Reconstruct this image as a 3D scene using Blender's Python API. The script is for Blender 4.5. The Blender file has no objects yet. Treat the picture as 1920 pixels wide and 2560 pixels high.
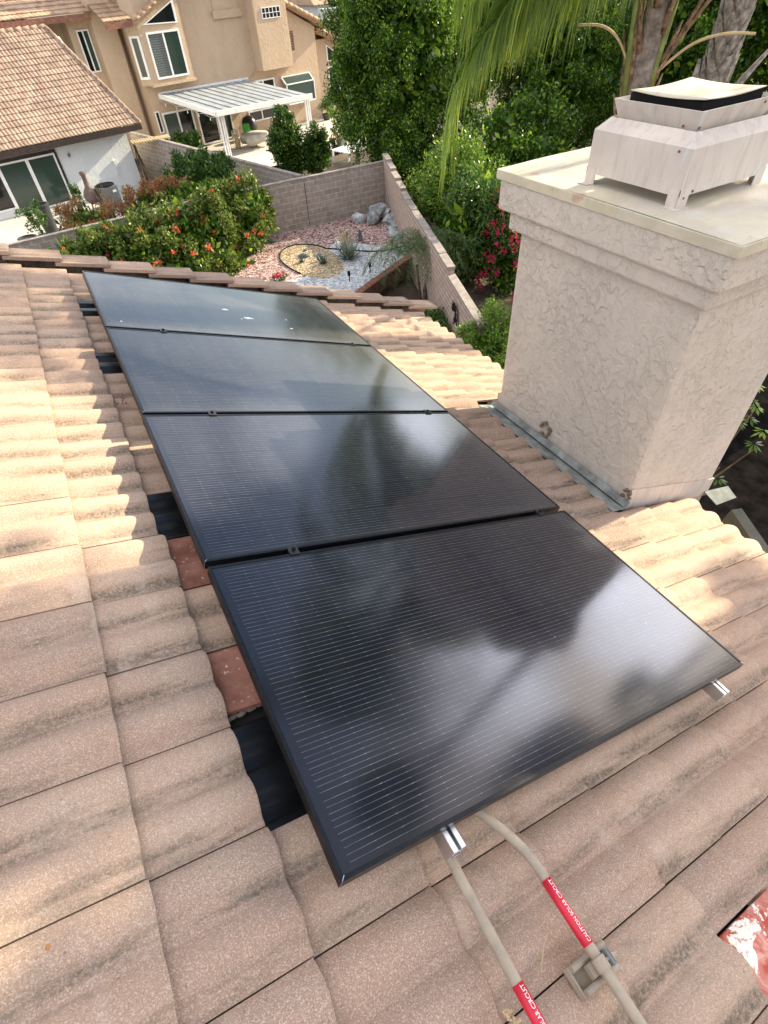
import bpy, math, random
import numpy as np
from mathutils import Vector, Matrix
R = math.radians
C = bpy.context.scene
COL = C.collection
rng = np.random.default_rng(7)
random.seed(7)

# ------------------------------------------------------------------ camera, sky, sun, exposure
cd = bpy.data.cameras.new('camera'); cam = bpy.data.objects.new('camera', cd); COL.objects.link(cam)
cam.location = (0.034, -0.266, 1.350)
cam.rotation_euler = (R(42.768), R(3.587), R(-28.691))
cd.sensor_fit = 'VERTICAL'; cd.sensor_height = 36.0; cd.lens = 1316.86 / 2560 * 36
cd.shift_x = (960 - 938.75) / 2560; cd.shift_y = (1328.18 - 1280) / 2560
cd.clip_start = 0.05; cd.clip_end = 2000
C.camera = cam

SUN = Vector((1.0, 0.11, 0.475)).normalized()          # towards the sun
w = bpy.data.worlds.new('World'); C.world = w; w.use_nodes = True
nt = w.node_tree; nt.nodes.clear()
sky = nt.nodes.new('ShaderNodeTexSky'); sky.sky_type = 'NISHITA'; sky.sun_disc = False
sky.sun_elevation = math.asin(SUN.z); sky.sun_rotation = math.atan2(SUN.x, SUN.y)
sky.air_density = 1.0; sky.dust_density = 1.0; sky.ozone_density = 2.0
def wn(ty, **k):
    x = nt.nodes.new(ty)
    for q, v in k.items(): setattr(x, q, v)
    return x
L = nt.links.new
def wm(op, p, q, clamp=False):
    x = wn('ShaderNodeMath', operation=op, use_clamp=clamp)
    for i_, v in enumerate((p, q)):
        if hasattr(v, 'is_output'): L(v, x.inputs[i_])
        else: x.inputs[i_].default_value = v
    return x.outputs[0]
tc = wn('ShaderNodeTexCoord')
def cloud_noise(scale, loc, lo, hi):
    mp = wn('ShaderNodeMapping'); mp.inputs['Scale'].default_value = (1, 1, 1.8); mp.inputs['Location'].default_value = loc
    no = wn('ShaderNodeTexNoise'); no.inputs['Scale'].default_value = scale; no.inputs['Detail'].default_value = 5; no.inputs['Roughness'].default_value = 0.55
    rp = wn('ShaderNodeValToRGB'); rp.color_ramp.elements[0].position = lo; rp.color_ramp.elements[1].position = hi
    L(tc.outputs['Generated'], mp.inputs[0]); L(mp.outputs[0], no.inputs['Vector']); L(no.outputs[0], rp.inputs[0]); return rp.outputs[0]
def bank(az, el, inner, outer):
    """soft edged cloud bank round a direction of the sky (degrees)"""
    d = wn('ShaderNodeVectorMath', operation='DOT_PRODUCT'); L(tc.outputs['Generated'], d.inputs[0])
    d.inputs[1].default_value = (math.cos(R(el)) * math.cos(R(az)), math.cos(R(el)) * math.sin(R(az)), math.sin(R(el)))
    m_ = wn('ShaderNodeMapRange', interpolation_type='SMOOTHSTEP'); L(d.outputs['Value'], m_.inputs[0])
    m_.inputs[1].default_value = math.cos(R(outer)); m_.inputs[2].default_value = math.cos(R(inner)); return m_.outputs[0]
clear = bank(32, 26, 34, 50)
broad = wm('MULTIPLY', cloud_noise(2.1, (0.35, 0.1, 0), 0.42, 0.58), wm('SUBTRACT', 1.0, clear))
banks = bank(20, 26, 2.0, 9)
for args, k in (((15, 11, 2.5, 8), 1.0), ((37, 25, 0.5, 5), 0.55), ((57, 18, 1, 6), 0.25), ((44, 11, 0.5, 5), 0.55), ((66, 26, 2, 8), 0.15)):
    banks = wm('MAXIMUM', banks, wm('MULTIPLY', bank(*args), k))
banks = wm('MULTIPLY', banks, wm('ADD', 0.35, wm('MULTIPLY', cloud_noise(6.0, (1.3, 0.4, 2), 0.35, 0.6), 0.65)))
mx = wn('ShaderNodeMixRGB'); mx.inputs[2].default_value = (9.0, 9.2, 9.6, 1); L(broad, mx.inputs[0]); L(sky.outputs[0], mx.inputs[1])
mx2 = wn('ShaderNodeMixRGB'); mx2.inputs[2].default_value = (30, 33, 41, 1); L(banks, mx2.inputs[0]); L(mx.outputs[0], mx2.inputs[1])
wb = wn('ShaderNodeMixRGB', blend_type='MULTIPLY'); wb.inputs[0].default_value = 1.0; wb.inputs[2].default_value = (1.08, 1.0, 0.92, 1)
bg = wn('ShaderNodeBackground'); bg.inputs[1].default_value = 0.11
ow = wn('ShaderNodeOutputWorld')
L(mx2.outputs[0], wb.inputs[1]); L(wb.outputs[0], bg.inputs[0]); L(bg.outputs[0], ow.inputs[0])
sl = bpy.data.lights.new('sun', 'SUN'); so = bpy.data.objects.new('sun', sl); COL.objects.link(so)
sl.energy = 4.5; sl.angle = R(0.6); sl.color = (1.0, 0.86, 0.60)
so.rotation_euler = SUN.to_track_quat('Z', 'Y').to_euler(); so.location = (20, 2, 12)
C.view_settings.view_transform = 'Standard'; C.view_settings.look = 'None'
C.view_settings.exposure = 1.40; C.view_settings.gamma = 1.0
C.cycles.use_denoising = True
C.cycles.max_bounces = 8

# ------------------------------------------------------------------ node helpers
class NT:
    def __init__(s, name):
        s.m = bpy.data.materials.new(name); s.m.use_nodes = True
        s.t = s.m.node_tree; s.t.nodes.clear()
        s.out = s.n('ShaderNodeOutputMaterial')
    def n(s, ty, **k):
        x = s.t.nodes.new(ty)
        for a, b in k.items(): setattr(x, a, b)
        return x
    def l(s, a, b): s.t.links.new(a, b)
    def put(s, sock, v):
        if hasattr(v, 'is_output'): s.l(v, sock)
        elif isinstance(v, (tuple, list)) and len(v) == 3 and sock.type == 'RGBA': sock.default_value = (*v, 1)
        else: sock.default_value = v
    def math(s, op, a, b=0.0, c=None, clamp=False):
        x = s.n('ShaderNodeMath', operation=op, use_clamp=clamp)
        s.put(x.inputs[0], a); s.put(x.inputs[1], b)
        if c is not None: s.put(x.inputs[2], c)
        return x.outputs[0]
    def mix(s, f, a, b, blend='MIX'):
        x = s.n('ShaderNodeMixRGB', blend_type=blend)
        s.put(x.inputs[0], f); s.put(x.inputs[1], a); s.put(x.inputs[2], b); return x.outputs[0]
    def obj(s): return s.n('ShaderNodeTexCoord').outputs['Object']
    def geo(s, o='Random Per Island'): return s.n('ShaderNodeNewGeometry').outputs[o]
    def map(s, v, sc=(1, 1, 1), loc=(0, 0, 0), rot=(0, 0, 0)):
        x = s.n('ShaderNodeMapping'); s.put(x.inputs[0], v)
        x.inputs['Scale'].default_value = sc; x.inputs['Location'].default_value = loc; x.inputs['Rotation'].default_value = rot
        return x.outputs[0]
    def noise(s, v, scale, detail=3, rough=0.55, dist=0.0):
        x = s.n('ShaderNodeTexNoise'); s.put(x.inputs['Vector'], v)
        x.inputs['Scale'].default_value = scale; x.inputs['Detail'].default_value = detail
        x.inputs['Roughness'].default_value = rough; x.inputs['Distortion'].default_value = dist
        return x.outputs[0]
    def voro(s, v, scale, feature='F1', out='Distance', rand=1.0):
        x = s.n('ShaderNodeTexVoronoi', feature=feature); s.put(x.inputs['Vector'], v)
        x.inputs['Scale'].default_value = scale; x.inputs['Randomness'].default_value = rand
        return x.outputs[out]
    def ramp(s, f, stops, interp='LINEAR'):
        x = s.n('ShaderNodeValToRGB'); s.put(x.inputs[0], f); cr = x.color_ramp; cr.interpolation = interp
        while len(cr.elements) < len(stops): cr.elements.new(0.5)
        for e, (p, c) in zip(cr.elements, stops):
            e.position = p; e.color = (c, c, c, 1) if not isinstance(c, (tuple, list)) else (*c, 1)
        return x.outputs[0]
    def xyz(s, v):
        x = s.n('ShaderNodeSeparateXYZ'); s.put(x.inputs[0], v); return x.outputs
    def comb(s, a, b, c):
        x = s.n('ShaderNodeCombineXYZ'); s.put(x.inputs[0], a); s.put(x.inputs[1], b); s.put(x.inputs[2], c); return x.outputs[0]
    def bump(s, h, strength=0.5, dist=0.01, nrm=None):
        x = s.n('ShaderNodeBump'); s.put(x.inputs['Height'], h); x.inputs['Strength'].default_value = strength
        x.inputs['Distance'].default_value = dist
        if nrm is not None: s.l(nrm, x.inputs['Normal'])
        return x.outputs[0]
    def bsdf(s, color, rough=0.8, metal=0.0, normal=None, spec=0.5, **k):
        x = s.n('ShaderNodeBsdfPrincipled'); s.put(x.inputs['Base Color'], color); s.put(x.inputs['Roughness'], rough)
        s.put(x.inputs['Metallic'], metal); s.put(x.inputs['Specular IOR Level'], spec)
        for a, b in k.items(): s.put(x.inputs[a], b)
        if normal is not None: s.l(normal, x.inputs['Normal'])
        return x
    def done(s, sh):
        s.l(sh.outputs[0] if hasattr(sh, 'outputs') else sh, s.out.inputs[0]); return s.m

def M_plain(name, col, rough=0.6, metal=0.0, var=0.12, scale=6.0, bump=0.0, bscale=60.0, spec=0.5):
    t = NT(name); o = t.obj()
    f = t.noise(o, scale, 5, 0.6)
    d = tuple(c * (1 - 2.2 * var) for c in col); b = tuple(min(1, c * (1 + 1.6 * var)) for c in col)
    c = t.mix(t.ramp(f, [(0.3, 0.0), (0.7, 1.0)]), d, b)
    nr = t.bump(t.noise(o, bscale, 4), bump, 0.01) if bump else None
    return t.done(t.bsdf(c, rough, metal, nr, spec))

def M_stucco(name, col, scale=16.0, strength=0.9, dist=0.012, stain=(0.5, 0.46, 0.42), amt=0.25, dark=0.10):
    t = NT(name); o = t.obj()
    n1 = t.noise(t.map(o, (1, 1, 0.85)), scale, 6, 0.60, 0.5)
    h = t.ramp(n1, [(0.40, 0.0), (0.50, 0.55), (0.54, 0.9), (0.70, 1.0)])
    n3 = t.noise(t.map(o, (1.2, 1.2, 0.9), (3, 5, 1)), scale * 2.6, 7, 0.70, 0.3)
    n2 = t.noise(o, scale * 9, 4, 0.7)
    patch = t.ramp(t.noise(t.map(o, (1, 1, 1), (7, 2, 4)), 2.2, 3), [(0.36, 0.45), (0.58, 1.0)])
    hh = t.math('ADD', t.math('MULTIPLY', t.math('MULTIPLY', h, patch), 0.8), t.math('ADD', t.math('MULTIPLY', n3, 0.9), t.math('MULTIPLY', n2, 0.35)))
    st = t.noise(t.map(o, (1, 1, 0.45)), 1.3, 6, 0.62)
    c = t.mix(t.math('MULTIPLY', t.ramp(st, [(0.42, 0.0), (0.68, 1.0)]), amt), col, stain)
    edge = t.ramp(n1, [(0.435, 0.0), (0.455, 1.0), (0.475, 0.0)])
    c = t.mix(t.math('MULTIPLY', edge, dark), c, tuple(x * 0.45 for x in col))
    c = t.mix(t.math('MULTIPLY', t.ramp(t.noise(o, scale * 14, 2), [(0.55, 0), (0.75, 1)]), 0.18), c, tuple(min(1, x * 1.3) for x in col))
    return t.done(t.bsdf(c, 0.9, 0, t.bump(hh, strength, dist), 0.2))

def M_leaf(name, a, b, transl=0.35, rough=0.45, c3=None):
    t = NT(name)
    at = t.n('ShaderNodeAttribute', attribute_name='rnd').outputs['Fac']
    st = [(0.0, a), (1.0, b)] if c3 is None else [(0.0, a), (0.75, b), (1.0, c3)]
    c = t.ramp(at, st)
    p = t.bsdf(c, rough, 0, None, 0.4)
    tr = t.n('ShaderNodeBsdfTranslucent'); t.put(tr.inputs[0], t.mix(0.5, c, (0.35, 0.5, 0.05), 'MULTIPLY') if False else c)
    m = t.n('ShaderNodeMixShader'); m.inputs[0].default_value = transl
    t.l(p.outputs[0], m.inputs[1]); t.l(tr.outputs[0], m.inputs[2])
    return t.done(m)

# ------------------------------------------------------------------ mesh helpers
class MB:
    def __init__(s): s.v = []; s.f = []; s.mi = []; s.k = 0
    def add(s, vs, fs, mi=0):
        b = len(s.v); s.v += [tuple(x) for x in vs]; s.f += [tuple(b + i for i in f) for f in fs]; s.mi += [mi] * len(fs); return s
    def box(s, a, b, mi=0, M=None):
        x0, y0, z0 = a; x1, y1, z1 = b
        vs = [(x0, y0, z0), (x1, y0, z0), (x1, y1, z0), (x0, y1, z0), (x0, y0, z1), (x1, y0, z1), (x1, y1, z1), (x0, y1, z1)]
        if M is not None: vs = [tuple(M @ Vector(p)) for p in vs]
        return s.add(vs, [(0, 3, 2, 1), (4, 5, 6, 7), (0, 1, 5, 4), (1, 2, 6, 5), (2, 3, 7, 6), (3, 0, 4, 7)], mi)
    def prism(s, poly, z0, z1, mi=0, M=None):
        n = len(poly); vs = [(p[0], p[1], z0) for p in poly] + [(p[0], p[1], z1) for p in poly]
        if M is not None: vs = [tuple(M @ Vector(p)) for p in vs]
        fs = [tuple(range(n - 1, -1, -1)), tuple(range(n, 2 * n))] + [(i, (i + 1) % n, n + (i + 1) % n, n + i) for i in range(n)]
        return s.add(vs, fs, mi)
    def tube(s, pts, r, seg=8, mi=0, caps=True, flat=1.0):
        pts = [Vector(p) for p in pts]; n = len(pts)
        rs = r if isinstance(r, (list, tuple)) else [r] * n
        t0 = (pts[1] - pts[0]).normalized()
        up = Vector((0, 0, 1)) if abs(t0.z) < 0.9 else Vector((1, 0, 0))
        a = t0.cross(up).normalized(); vs = []
        for i, p in enumerate(pts):
            t = (pts[min(i + 1, n - 1)] - pts[max(i - 1, 0)]).normalized()
            a = (a - t * a.dot(t)).normalized(); b = t.cross(a)
            for k in range(seg):
                an = 2 * math.pi * k / seg
                vs.append(p + (a * math.cos(an) + b * math.sin(an) * flat) * rs[i])
        fs = [(i * seg + k, i * seg + (k + 1) % seg, (i + 1) * seg + (k + 1) % seg, (i + 1) * seg + k) for i in range(n - 1) for k in range(seg)]
        if caps: fs += [tuple(range(seg - 1, -1, -1)), tuple((n - 1) * seg + k for k in range(seg))]
        return s.add(vs, fs, mi)
    def lathe(s, prof, c=(0, 0, 0), seg=20, mi=0):
        vs = [(c[0] + r * math.cos(2 * math.pi * k / seg), c[1] + r * math.sin(2 * math.pi * k / seg), c[2] + z) for r, z in prof for k in range(seg)]
        n = len(prof)
        fs = [(i * seg + k, i * seg + (k + 1) % seg, (i + 1) * seg + (k + 1) % seg, (i + 1) * seg + k) for i in range(n - 1) for k in range(seg)]
        fs += [tuple(range(seg - 1, -1, -1)), tuple((n - 1) * seg + k for k in range(seg))]
        return s.add(vs, fs, mi)
    def build(s, name, mats, parent=None, smooth=False, bevel=0.0, loc=None, rot=None):
        me = bpy.data.meshes.new(name); me.from_pydata(s.v, [], s.f)
        for m in (mats if isinstance(mats, (list, tuple)) else [mats]): me.materials.append(m)
        me.polygons.foreach_set('material_index', s.mi)
        if smooth: me.polygons.foreach_set('use_smooth', [True] * len(s.f))
        me.update()
        o = bpy.data.objects.new(name, me); COL.objects.link(o)
        if parent is not None: o.parent = parent
        if loc is not None: o.location = loc
        if rot is not None: o.rotation_euler = rot
        if bevel:
            b = o.modifiers.new('bevel', 'BEVEL'); b.width = bevel; b.segments = 2; b.limit_method = 'ANGLE'
        return o

def tag(o, label=None, cat=None, group=None, kind=None):
    if label: o['label'] = label
    if cat: o['category'] = cat
    if group: o['group'] = group
    if kind: o['kind'] = kind
    return o
def empty(name, loc, label, cat, group=None, rot=(0, 0, 0)):
    o = bpy.data.objects.new(name, None); COL.objects.link(o); o.location = loc; o.rotation_euler = rot; o.empty_display_size = 0.2
    return tag(o, label, cat, group)
def raw_mesh(name, V, F, mats, parent=None, rnd=None, smooth=False):
    """V (n,3) array, F (m,4) array of quads"""
    me = bpy.data.meshes.new(name); n, m = len(V), len(F)
    me.vertices.add(n); me.vertices.foreach_set('co', np.asarray(V, np.float32).ravel())
    me.loops.add(m * 4); me.loops.foreach_set('vertex_index', np.asarray(F, np.int32).ravel())
    me.polygons.add(m); me.polygons.foreach_set('loop_start', np.arange(0, m * 4, 4, dtype=np.int32))
    for k in (mats if isinstance(mats, (list, tuple)) else [mats]): me.materials.append(k)
    if rnd is not None:
        a = me.attributes.new('rnd', 'FLOAT', 'POINT'); a.data.foreach_set('value', np.asarray(rnd, np.float32))
    if smooth: me.polygons.foreach_set('use_smooth', np.ones(m, bool))
    me.update(calc_edges=True); me.validate()
    o = bpy.data.objects.new(name, me); COL.objects.link(o)
    if parent is not None: o.parent = parent
    return o

def leaves(P, size, g, elong=2.0, up=0.35, dirs=None, fold=0.0):
    """diamond leaves at points P; returns V, F, rnd"""
    n = len(P)
    a = g.normal(size=(n, 3)) if dirs is None else dirs + g.normal(size=(n, 3)) * 0.35
    if dirs is None: a[:, 2] += up
    a /= np.linalg.norm(a, axis=1, keepdims=True) + 1e-9
    b = np.cross(a, g.normal(size=(n, 3))); b /= np.linalg.norm(b, axis=1, keepdims=True) + 1e-9
    s = size * g.uniform(0.6, 1.25, (n, 1))
    Lh = a * s; W = b * s / elong
    V = np.stack([P, P + Lh * 0.55 + W * 0.5, P + Lh, P + Lh * 0.45 - W * 0.5], axis=1).reshape(-1, 3)
    F = np.arange(4 * n).reshape(n, 4)
    r = np.repeat(g.uniform(0, 1, n), 4)
    return V, F, r
def blob(g, n, c, r, shell=0.55):
    """n points in an ellipsoid, denser to its surface"""
    d = g.normal(size=(n, 3)); d /= np.linalg.norm(d, axis=1, keepdims=True)
    rad = (shell + (1 - shell) * g.uniform(0, 1, (n, 1))) * (1 + 0.10 * g.normal(size=(n, 1)))
    return np.array(c) + d * rad * np.array(r)
def crown_points(g, c, r, nclump, per, cr=(0.12, 0.24), lower=-0.9, inner=0.25):
    """clumps of leaves over the surface of an ellipsoid, with gaps between them"""
    out = []; c = np.array(c, float); r = np.array(r, float); rm = float(np.mean(r))
    for i in range(nclump):
        d = g.normal(size=3); d /= np.linalg.norm(d)
        if d[2] < lower: d[2] *= -0.5
        k = g.uniform(0.70, 1.06) if g.uniform() > inner else g.uniform(0.25, 0.7)
        cc = c + d * r * k; q = rm * g.uniform(*cr)
        out.append(blob(g, per, cc, (q, q, q * g.uniform(0.8, 1.5)), 0.35))
    return np.concatenate(out)
def foliage(name, P, size, mat, parent=None, seed=1, elong=2.0, up=0.35, dirs=None):
    g = np.random.default_rng(seed); V, F, r = leaves(P, size, g, elong, up, dirs)
    return raw_mesh(name, V, F, mat, parent, r)

# ------------------------------------------------------------------ materials
def make_tile_mat(name, lo, hi, dirt=(0.085, 0.08, 0.062), speck=True, streak=1.0):
    t = NT(name); o = t.obj(); x = t.xyz(o)
    gr = t.geo(); c = t.mix(gr, lo, hi)
    c = t.mix(t.math('MULTIPLY', t.math('GREATER_THAN', t.math('FRACT', t.math('MULTIPLY', gr, 13.7)), 0.78), 0.35), c, (lo[0] * 0.86, lo[1] * 0.90, lo[2] * 0.95))
    big = t.noise(t.map(o, (0.8, 2.2, 1)), 3.2, 5, 0.6)
    c = t.mix(t.math('MULTIPLY', t.ramp(big, [(0.38, 0.0), (0.66, 1.0)]), 0.45), c, (lo[0] * 1.12, lo[1] * 0.98, lo[2] * 0.88))
    # granules
    g1 = t.noise(o, 260, 2, 0.7)
    c = t.mix(t.math('MULTIPLY', t.ramp(g1, [(0.50, 0.0), (0.64, 1.0)]), 0.55), c, (0.72, 0.60, 0.50))
    c = t.mix(t.math('MULTIPLY', t.ramp(t.noise(o, 330, 2, 0.7), [(0.30, 1.0), (0.44, 0.0)]), 0.55), c, (0.10, 0.065, 0.05))
    # grime lying in the pans between the rolls, drawn out down the slope
    ph = t.math('FRACT', t.math('DIVIDE', t.math('SUBTRACT', x[1], 0.23), 0.14875))
    val = t.ramp(ph, [(0.0, 0.5), (0.09, 1.0), (0.24, 1.0), (0.42, 0.15), (0.85, 0.0), (1.0, 0.5)])
    sn = t.noise(t.map(o, (1.0, 7.0, 1)), 2.6, 6, 0.65, 0.2)
    sm = t.math('MULTIPLY', t.ramp(t.math('ADD', sn, t.math('MULTIPLY', t.math('SUBTRACT', t.geo(), 0.5), 0.14)), [(0.44, 0.0), (0.60, 1.0)]), val)
    fine = t.ramp(t.noise(o, 90, 5, 0.7), [(0.36, 0.25), (0.60, 1.0)])
    c = t.mix(t.math('MULTIPLY', t.math('MULTIPLY', sm, fine), 0.80 * streak), c, dirt)
    sp = t.ramp(t.voro(o, 22), [(0.03, 1.0), (0.09, 0.0)])
    c = t.mix(t.math('MULTIPLY', sp, 0.5), c, (0.09, 0.07, 0.05))
    lich = t.math('MULTIPLY', t.ramp(t.noise(t.map(o, (1, 1.6, 1), (5, 2, 0)), 7.0, 7, 0.7, 0.3), [(0.58, 0.0), (0.66, 1.0)]), fine)
    c = t.mix(t.math('MULTIPLY', lich, 0.45), c, (0.20, 0.185, 0.15))
    pale = t.ramp(t.noise(t.map(o, (1.5, 0.6, 1), (1, 9, 0)), 5.0, 6, 0.65), [(0.60, 0.0), (0.70, 1.0)])
    c = t.mix(t.math('MULTIPLY', pale, 0.30), c, (0.56, 0.47, 0.40))
    b = t.bump(t.math('ADD', t.noise(o, 240, 3, 0.75), t.math('MULTIPLY', t.noise(o, 35, 4, 0.6), 1.2)), 0.55, 0.004)
    return t.done(t.bsdf(c, 0.92, 0, b, 0.15))
m_tile = make_tile_mat('roof tile sand', (0.355, 0.248, 0.190), (0.46, 0.338, 0.258))
m_tile_dk = make_tile_mat('roof tile weathered and shaded', (0.25, 0.175, 0.14), (0.31, 0.225, 0.175), streak=1.3)
def red_mat():
    t = NT('bare red concrete'); o = t.obj()
    c = t.mix(t.ramp(t.noise(o, 9, 6, 0.6), [(0.35, 0), (0.65, 1)]), (0.19, 0.075, 0.052), (0.36, 0.175, 0.13))
    c = t.mix(t.math('MULTIPLY', t.ramp(t.noise(o, 55, 4, 0.7), [(0.62, 0), (0.68, 1)]), 0.7), c, (0.68, 0.62, 0.56))
    return t.done(t.bsdf(c, 0.7, 0, t.bump(t.noise(o, 150, 4), 0.4, 0.003), 0.3))
m_red = red_mat()
def peel_mat():
    t = NT('peeling red and white coating'); o = t.obj()
    c = t.mix(t.ramp(t.noise(o, 14, 6, 0.65, 0.6), [(0.4, 0), (0.6, 1)]), (0.44, 0.075, 0.05), (0.62, 0.33, 0.27))
    wm = t.ramp(t.noise(t.map(o, (1, 1, 1), (0.1, 0.03, 0)), 9.0, 7, 0.7, 0.4), [(0.53, 0), (0.545, 1)])
    c = t.mix(wm, c, (0.83, 0.80, 0.72))
    return t.done(t.bsdf(c, 0.75, 0, t.bump(t.noise(o, 160, 4), 0.4, 0.003), 0.3))
m_peel = peel_mat()
m_break = M_plain('broken tile core', (0.24, 0.20, 0.18), 0.9, bump=0.6, bscale=120)
m_blackmetal = M_plain('black flashing metal', (0.012, 0.014, 0.018), 0.33, 0.6, 0.2)
m_frame = M_plain('black anodised aluminium', (0.016, 0.019, 0.024), 0.34, 0.75, 0.15, 40)
m_alu = M_plain('mill aluminium', (0.72, 0.74, 0.76), 0.28, 1.0, 0.06)
m_clamp = M_plain('black clamp', (0.045, 0.047, 0.05), 0.4, 0.7)
m_galv = M_plain('galvanised flashing', (0.215, 0.235, 0.23), 0.65, 0.0, 0.25, 9, spec=0.15)
m_deck = M_plain('roofing felt', (0.03, 0.028, 0.026), 0.95)
m_conduit = M_plain('tan painted conduit', (0.36, 0.30, 0.235), 0.6, 0.0, 0.10, 18, 0.15, 200)
m_redlabel = M_plain('red label vinyl', (0.62, 0.018, 0.045), 0.35, 0, 0.04)
m_whitepaint = M_plain('white painted metal', (0.78, 0.79, 0.80), 0.4, 0, 0.04)
m_black = M_plain('black paint', (0.009, 0.009, 0.010), 0.8, spec=0.1)
m_dkwood = M_plain('dark stained timber', (0.035, 0.022, 0.017), 0.7, 0, 0.3, 12)
m_straw = M_plain('dry straw', (0.55, 0.42, 0.24), 0.8)
m_chim = M_stucco('chimney stucco', (0.63, 0.555, 0.485), 17, 1.0, 0.0095, (0.49, 0.45, 0.395), 0.75, 0.06)
m_tan = M_stucco('tan stucco', (0.52, 0.40, 0.295), 5.5, 0.6, 0.03, (0.46, 0.33, 0.22), 0.5)
m_whst = M_stucco('white stucco', (0.70, 0.73, 0.74), 6.0, 0.6, 0.03, (0.6, 0.62, 0.62), 0.3)
m_farst = M_stucco('grey far stucco', (0.52, 0.52, 0.52), 3.0, 0.4, 0.03)

def cap_mat():
    t = NT('chimney cap painted metal'); o = t.obj()
    c = t.mix(t.ramp(t.noise(o, 3.4, 6, 0.62), [(0.38, 0), (0.62, 1)]), (0.50, 0.445, 0.38), (0.58, 0.52, 0.39))
    c = t.mix(t.math('MULTIPLY', t.ramp(t.noise(t.map(o, loc=(4, 1, 0)), 4.5, 6, 0.6), [(0.56, 0), (0.64, 1)]), 0.55), c, (0.50, 0.52, 0.52))
    c = t.mix(t.math('MULTIPLY', t.ramp(t.noise(t.map(o, loc=(1, 7, 2)), 3.0, 5, 0.6), [(0.64, 0), (0.68, 1)]), 0.6), c, (0.40, 0.22, 0.14))
    c = t.mix(t.math('MULTIPLY', t.ramp(t.noise(t.map(o, loc=(3, 3, 3)), 5.5, 7, 0.7), [(0.45, 0), (0.62, 1)]), 0.5), c, (0.42, 0.38, 0.26))
    c = t.mix(t.math('MULTIPLY', t.ramp(t.noise(t.map(o, (1, 3, 1)), 26, 4, 0.7), [(0.62, 0), (0.68, 1)]), 0.5), c, (0.20, 0.17, 0.13))
    return t.done(t.bsdf(c, 0.55, 0, t.bump(t.noise(o, 8, 5), 0.25, 0.01), 0.4))
m_cap = cap_mat()
def shroud_mat():
    t = NT('pinkish painted shroud metal'); o = t.obj()
    c = t.mix(t.ramp(t.noise(o, 5, 5, 0.6), [(0.35, 0), (0.65, 1)]), (0.52, 0.455, 0.415), (0.59, 0.53, 0.48))
    c = t.mix(t.math('MULTIPLY', t.ramp(t.noise(t.map(o, (3, 3, 0.6), (2.2, 0.4, 0)), 4.6, 6, 0.6), [(0.60, 0), (0.67, 1)]), 0.6), c, (0.55, 0.60, 0.61))
    c = t.mix(t.math('MULTIPLY', t.ramp(t.noise(o, 70, 4, 0.7), [(0.64, 0), (0.70, 1)]), 0.5), c, (0.75, 0.72, 0.68))
    c = t.mix(t.math('MULTIPLY', t.ramp(t.noise(t.map(o, (5, 5, 0.7), (1, 1, 0)), 5.0, 6, 0.65), [(0.50, 0), (0.68, 1)]), 0.45), c, (0.33, 0.28, 0.23))
    return t.done(t.bsdf(c, 0.5, 0, t.bump(t.noise(o, 4, 3), 0.25, 0.02), 0.45))
m_shroud = shroud_mat()

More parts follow.
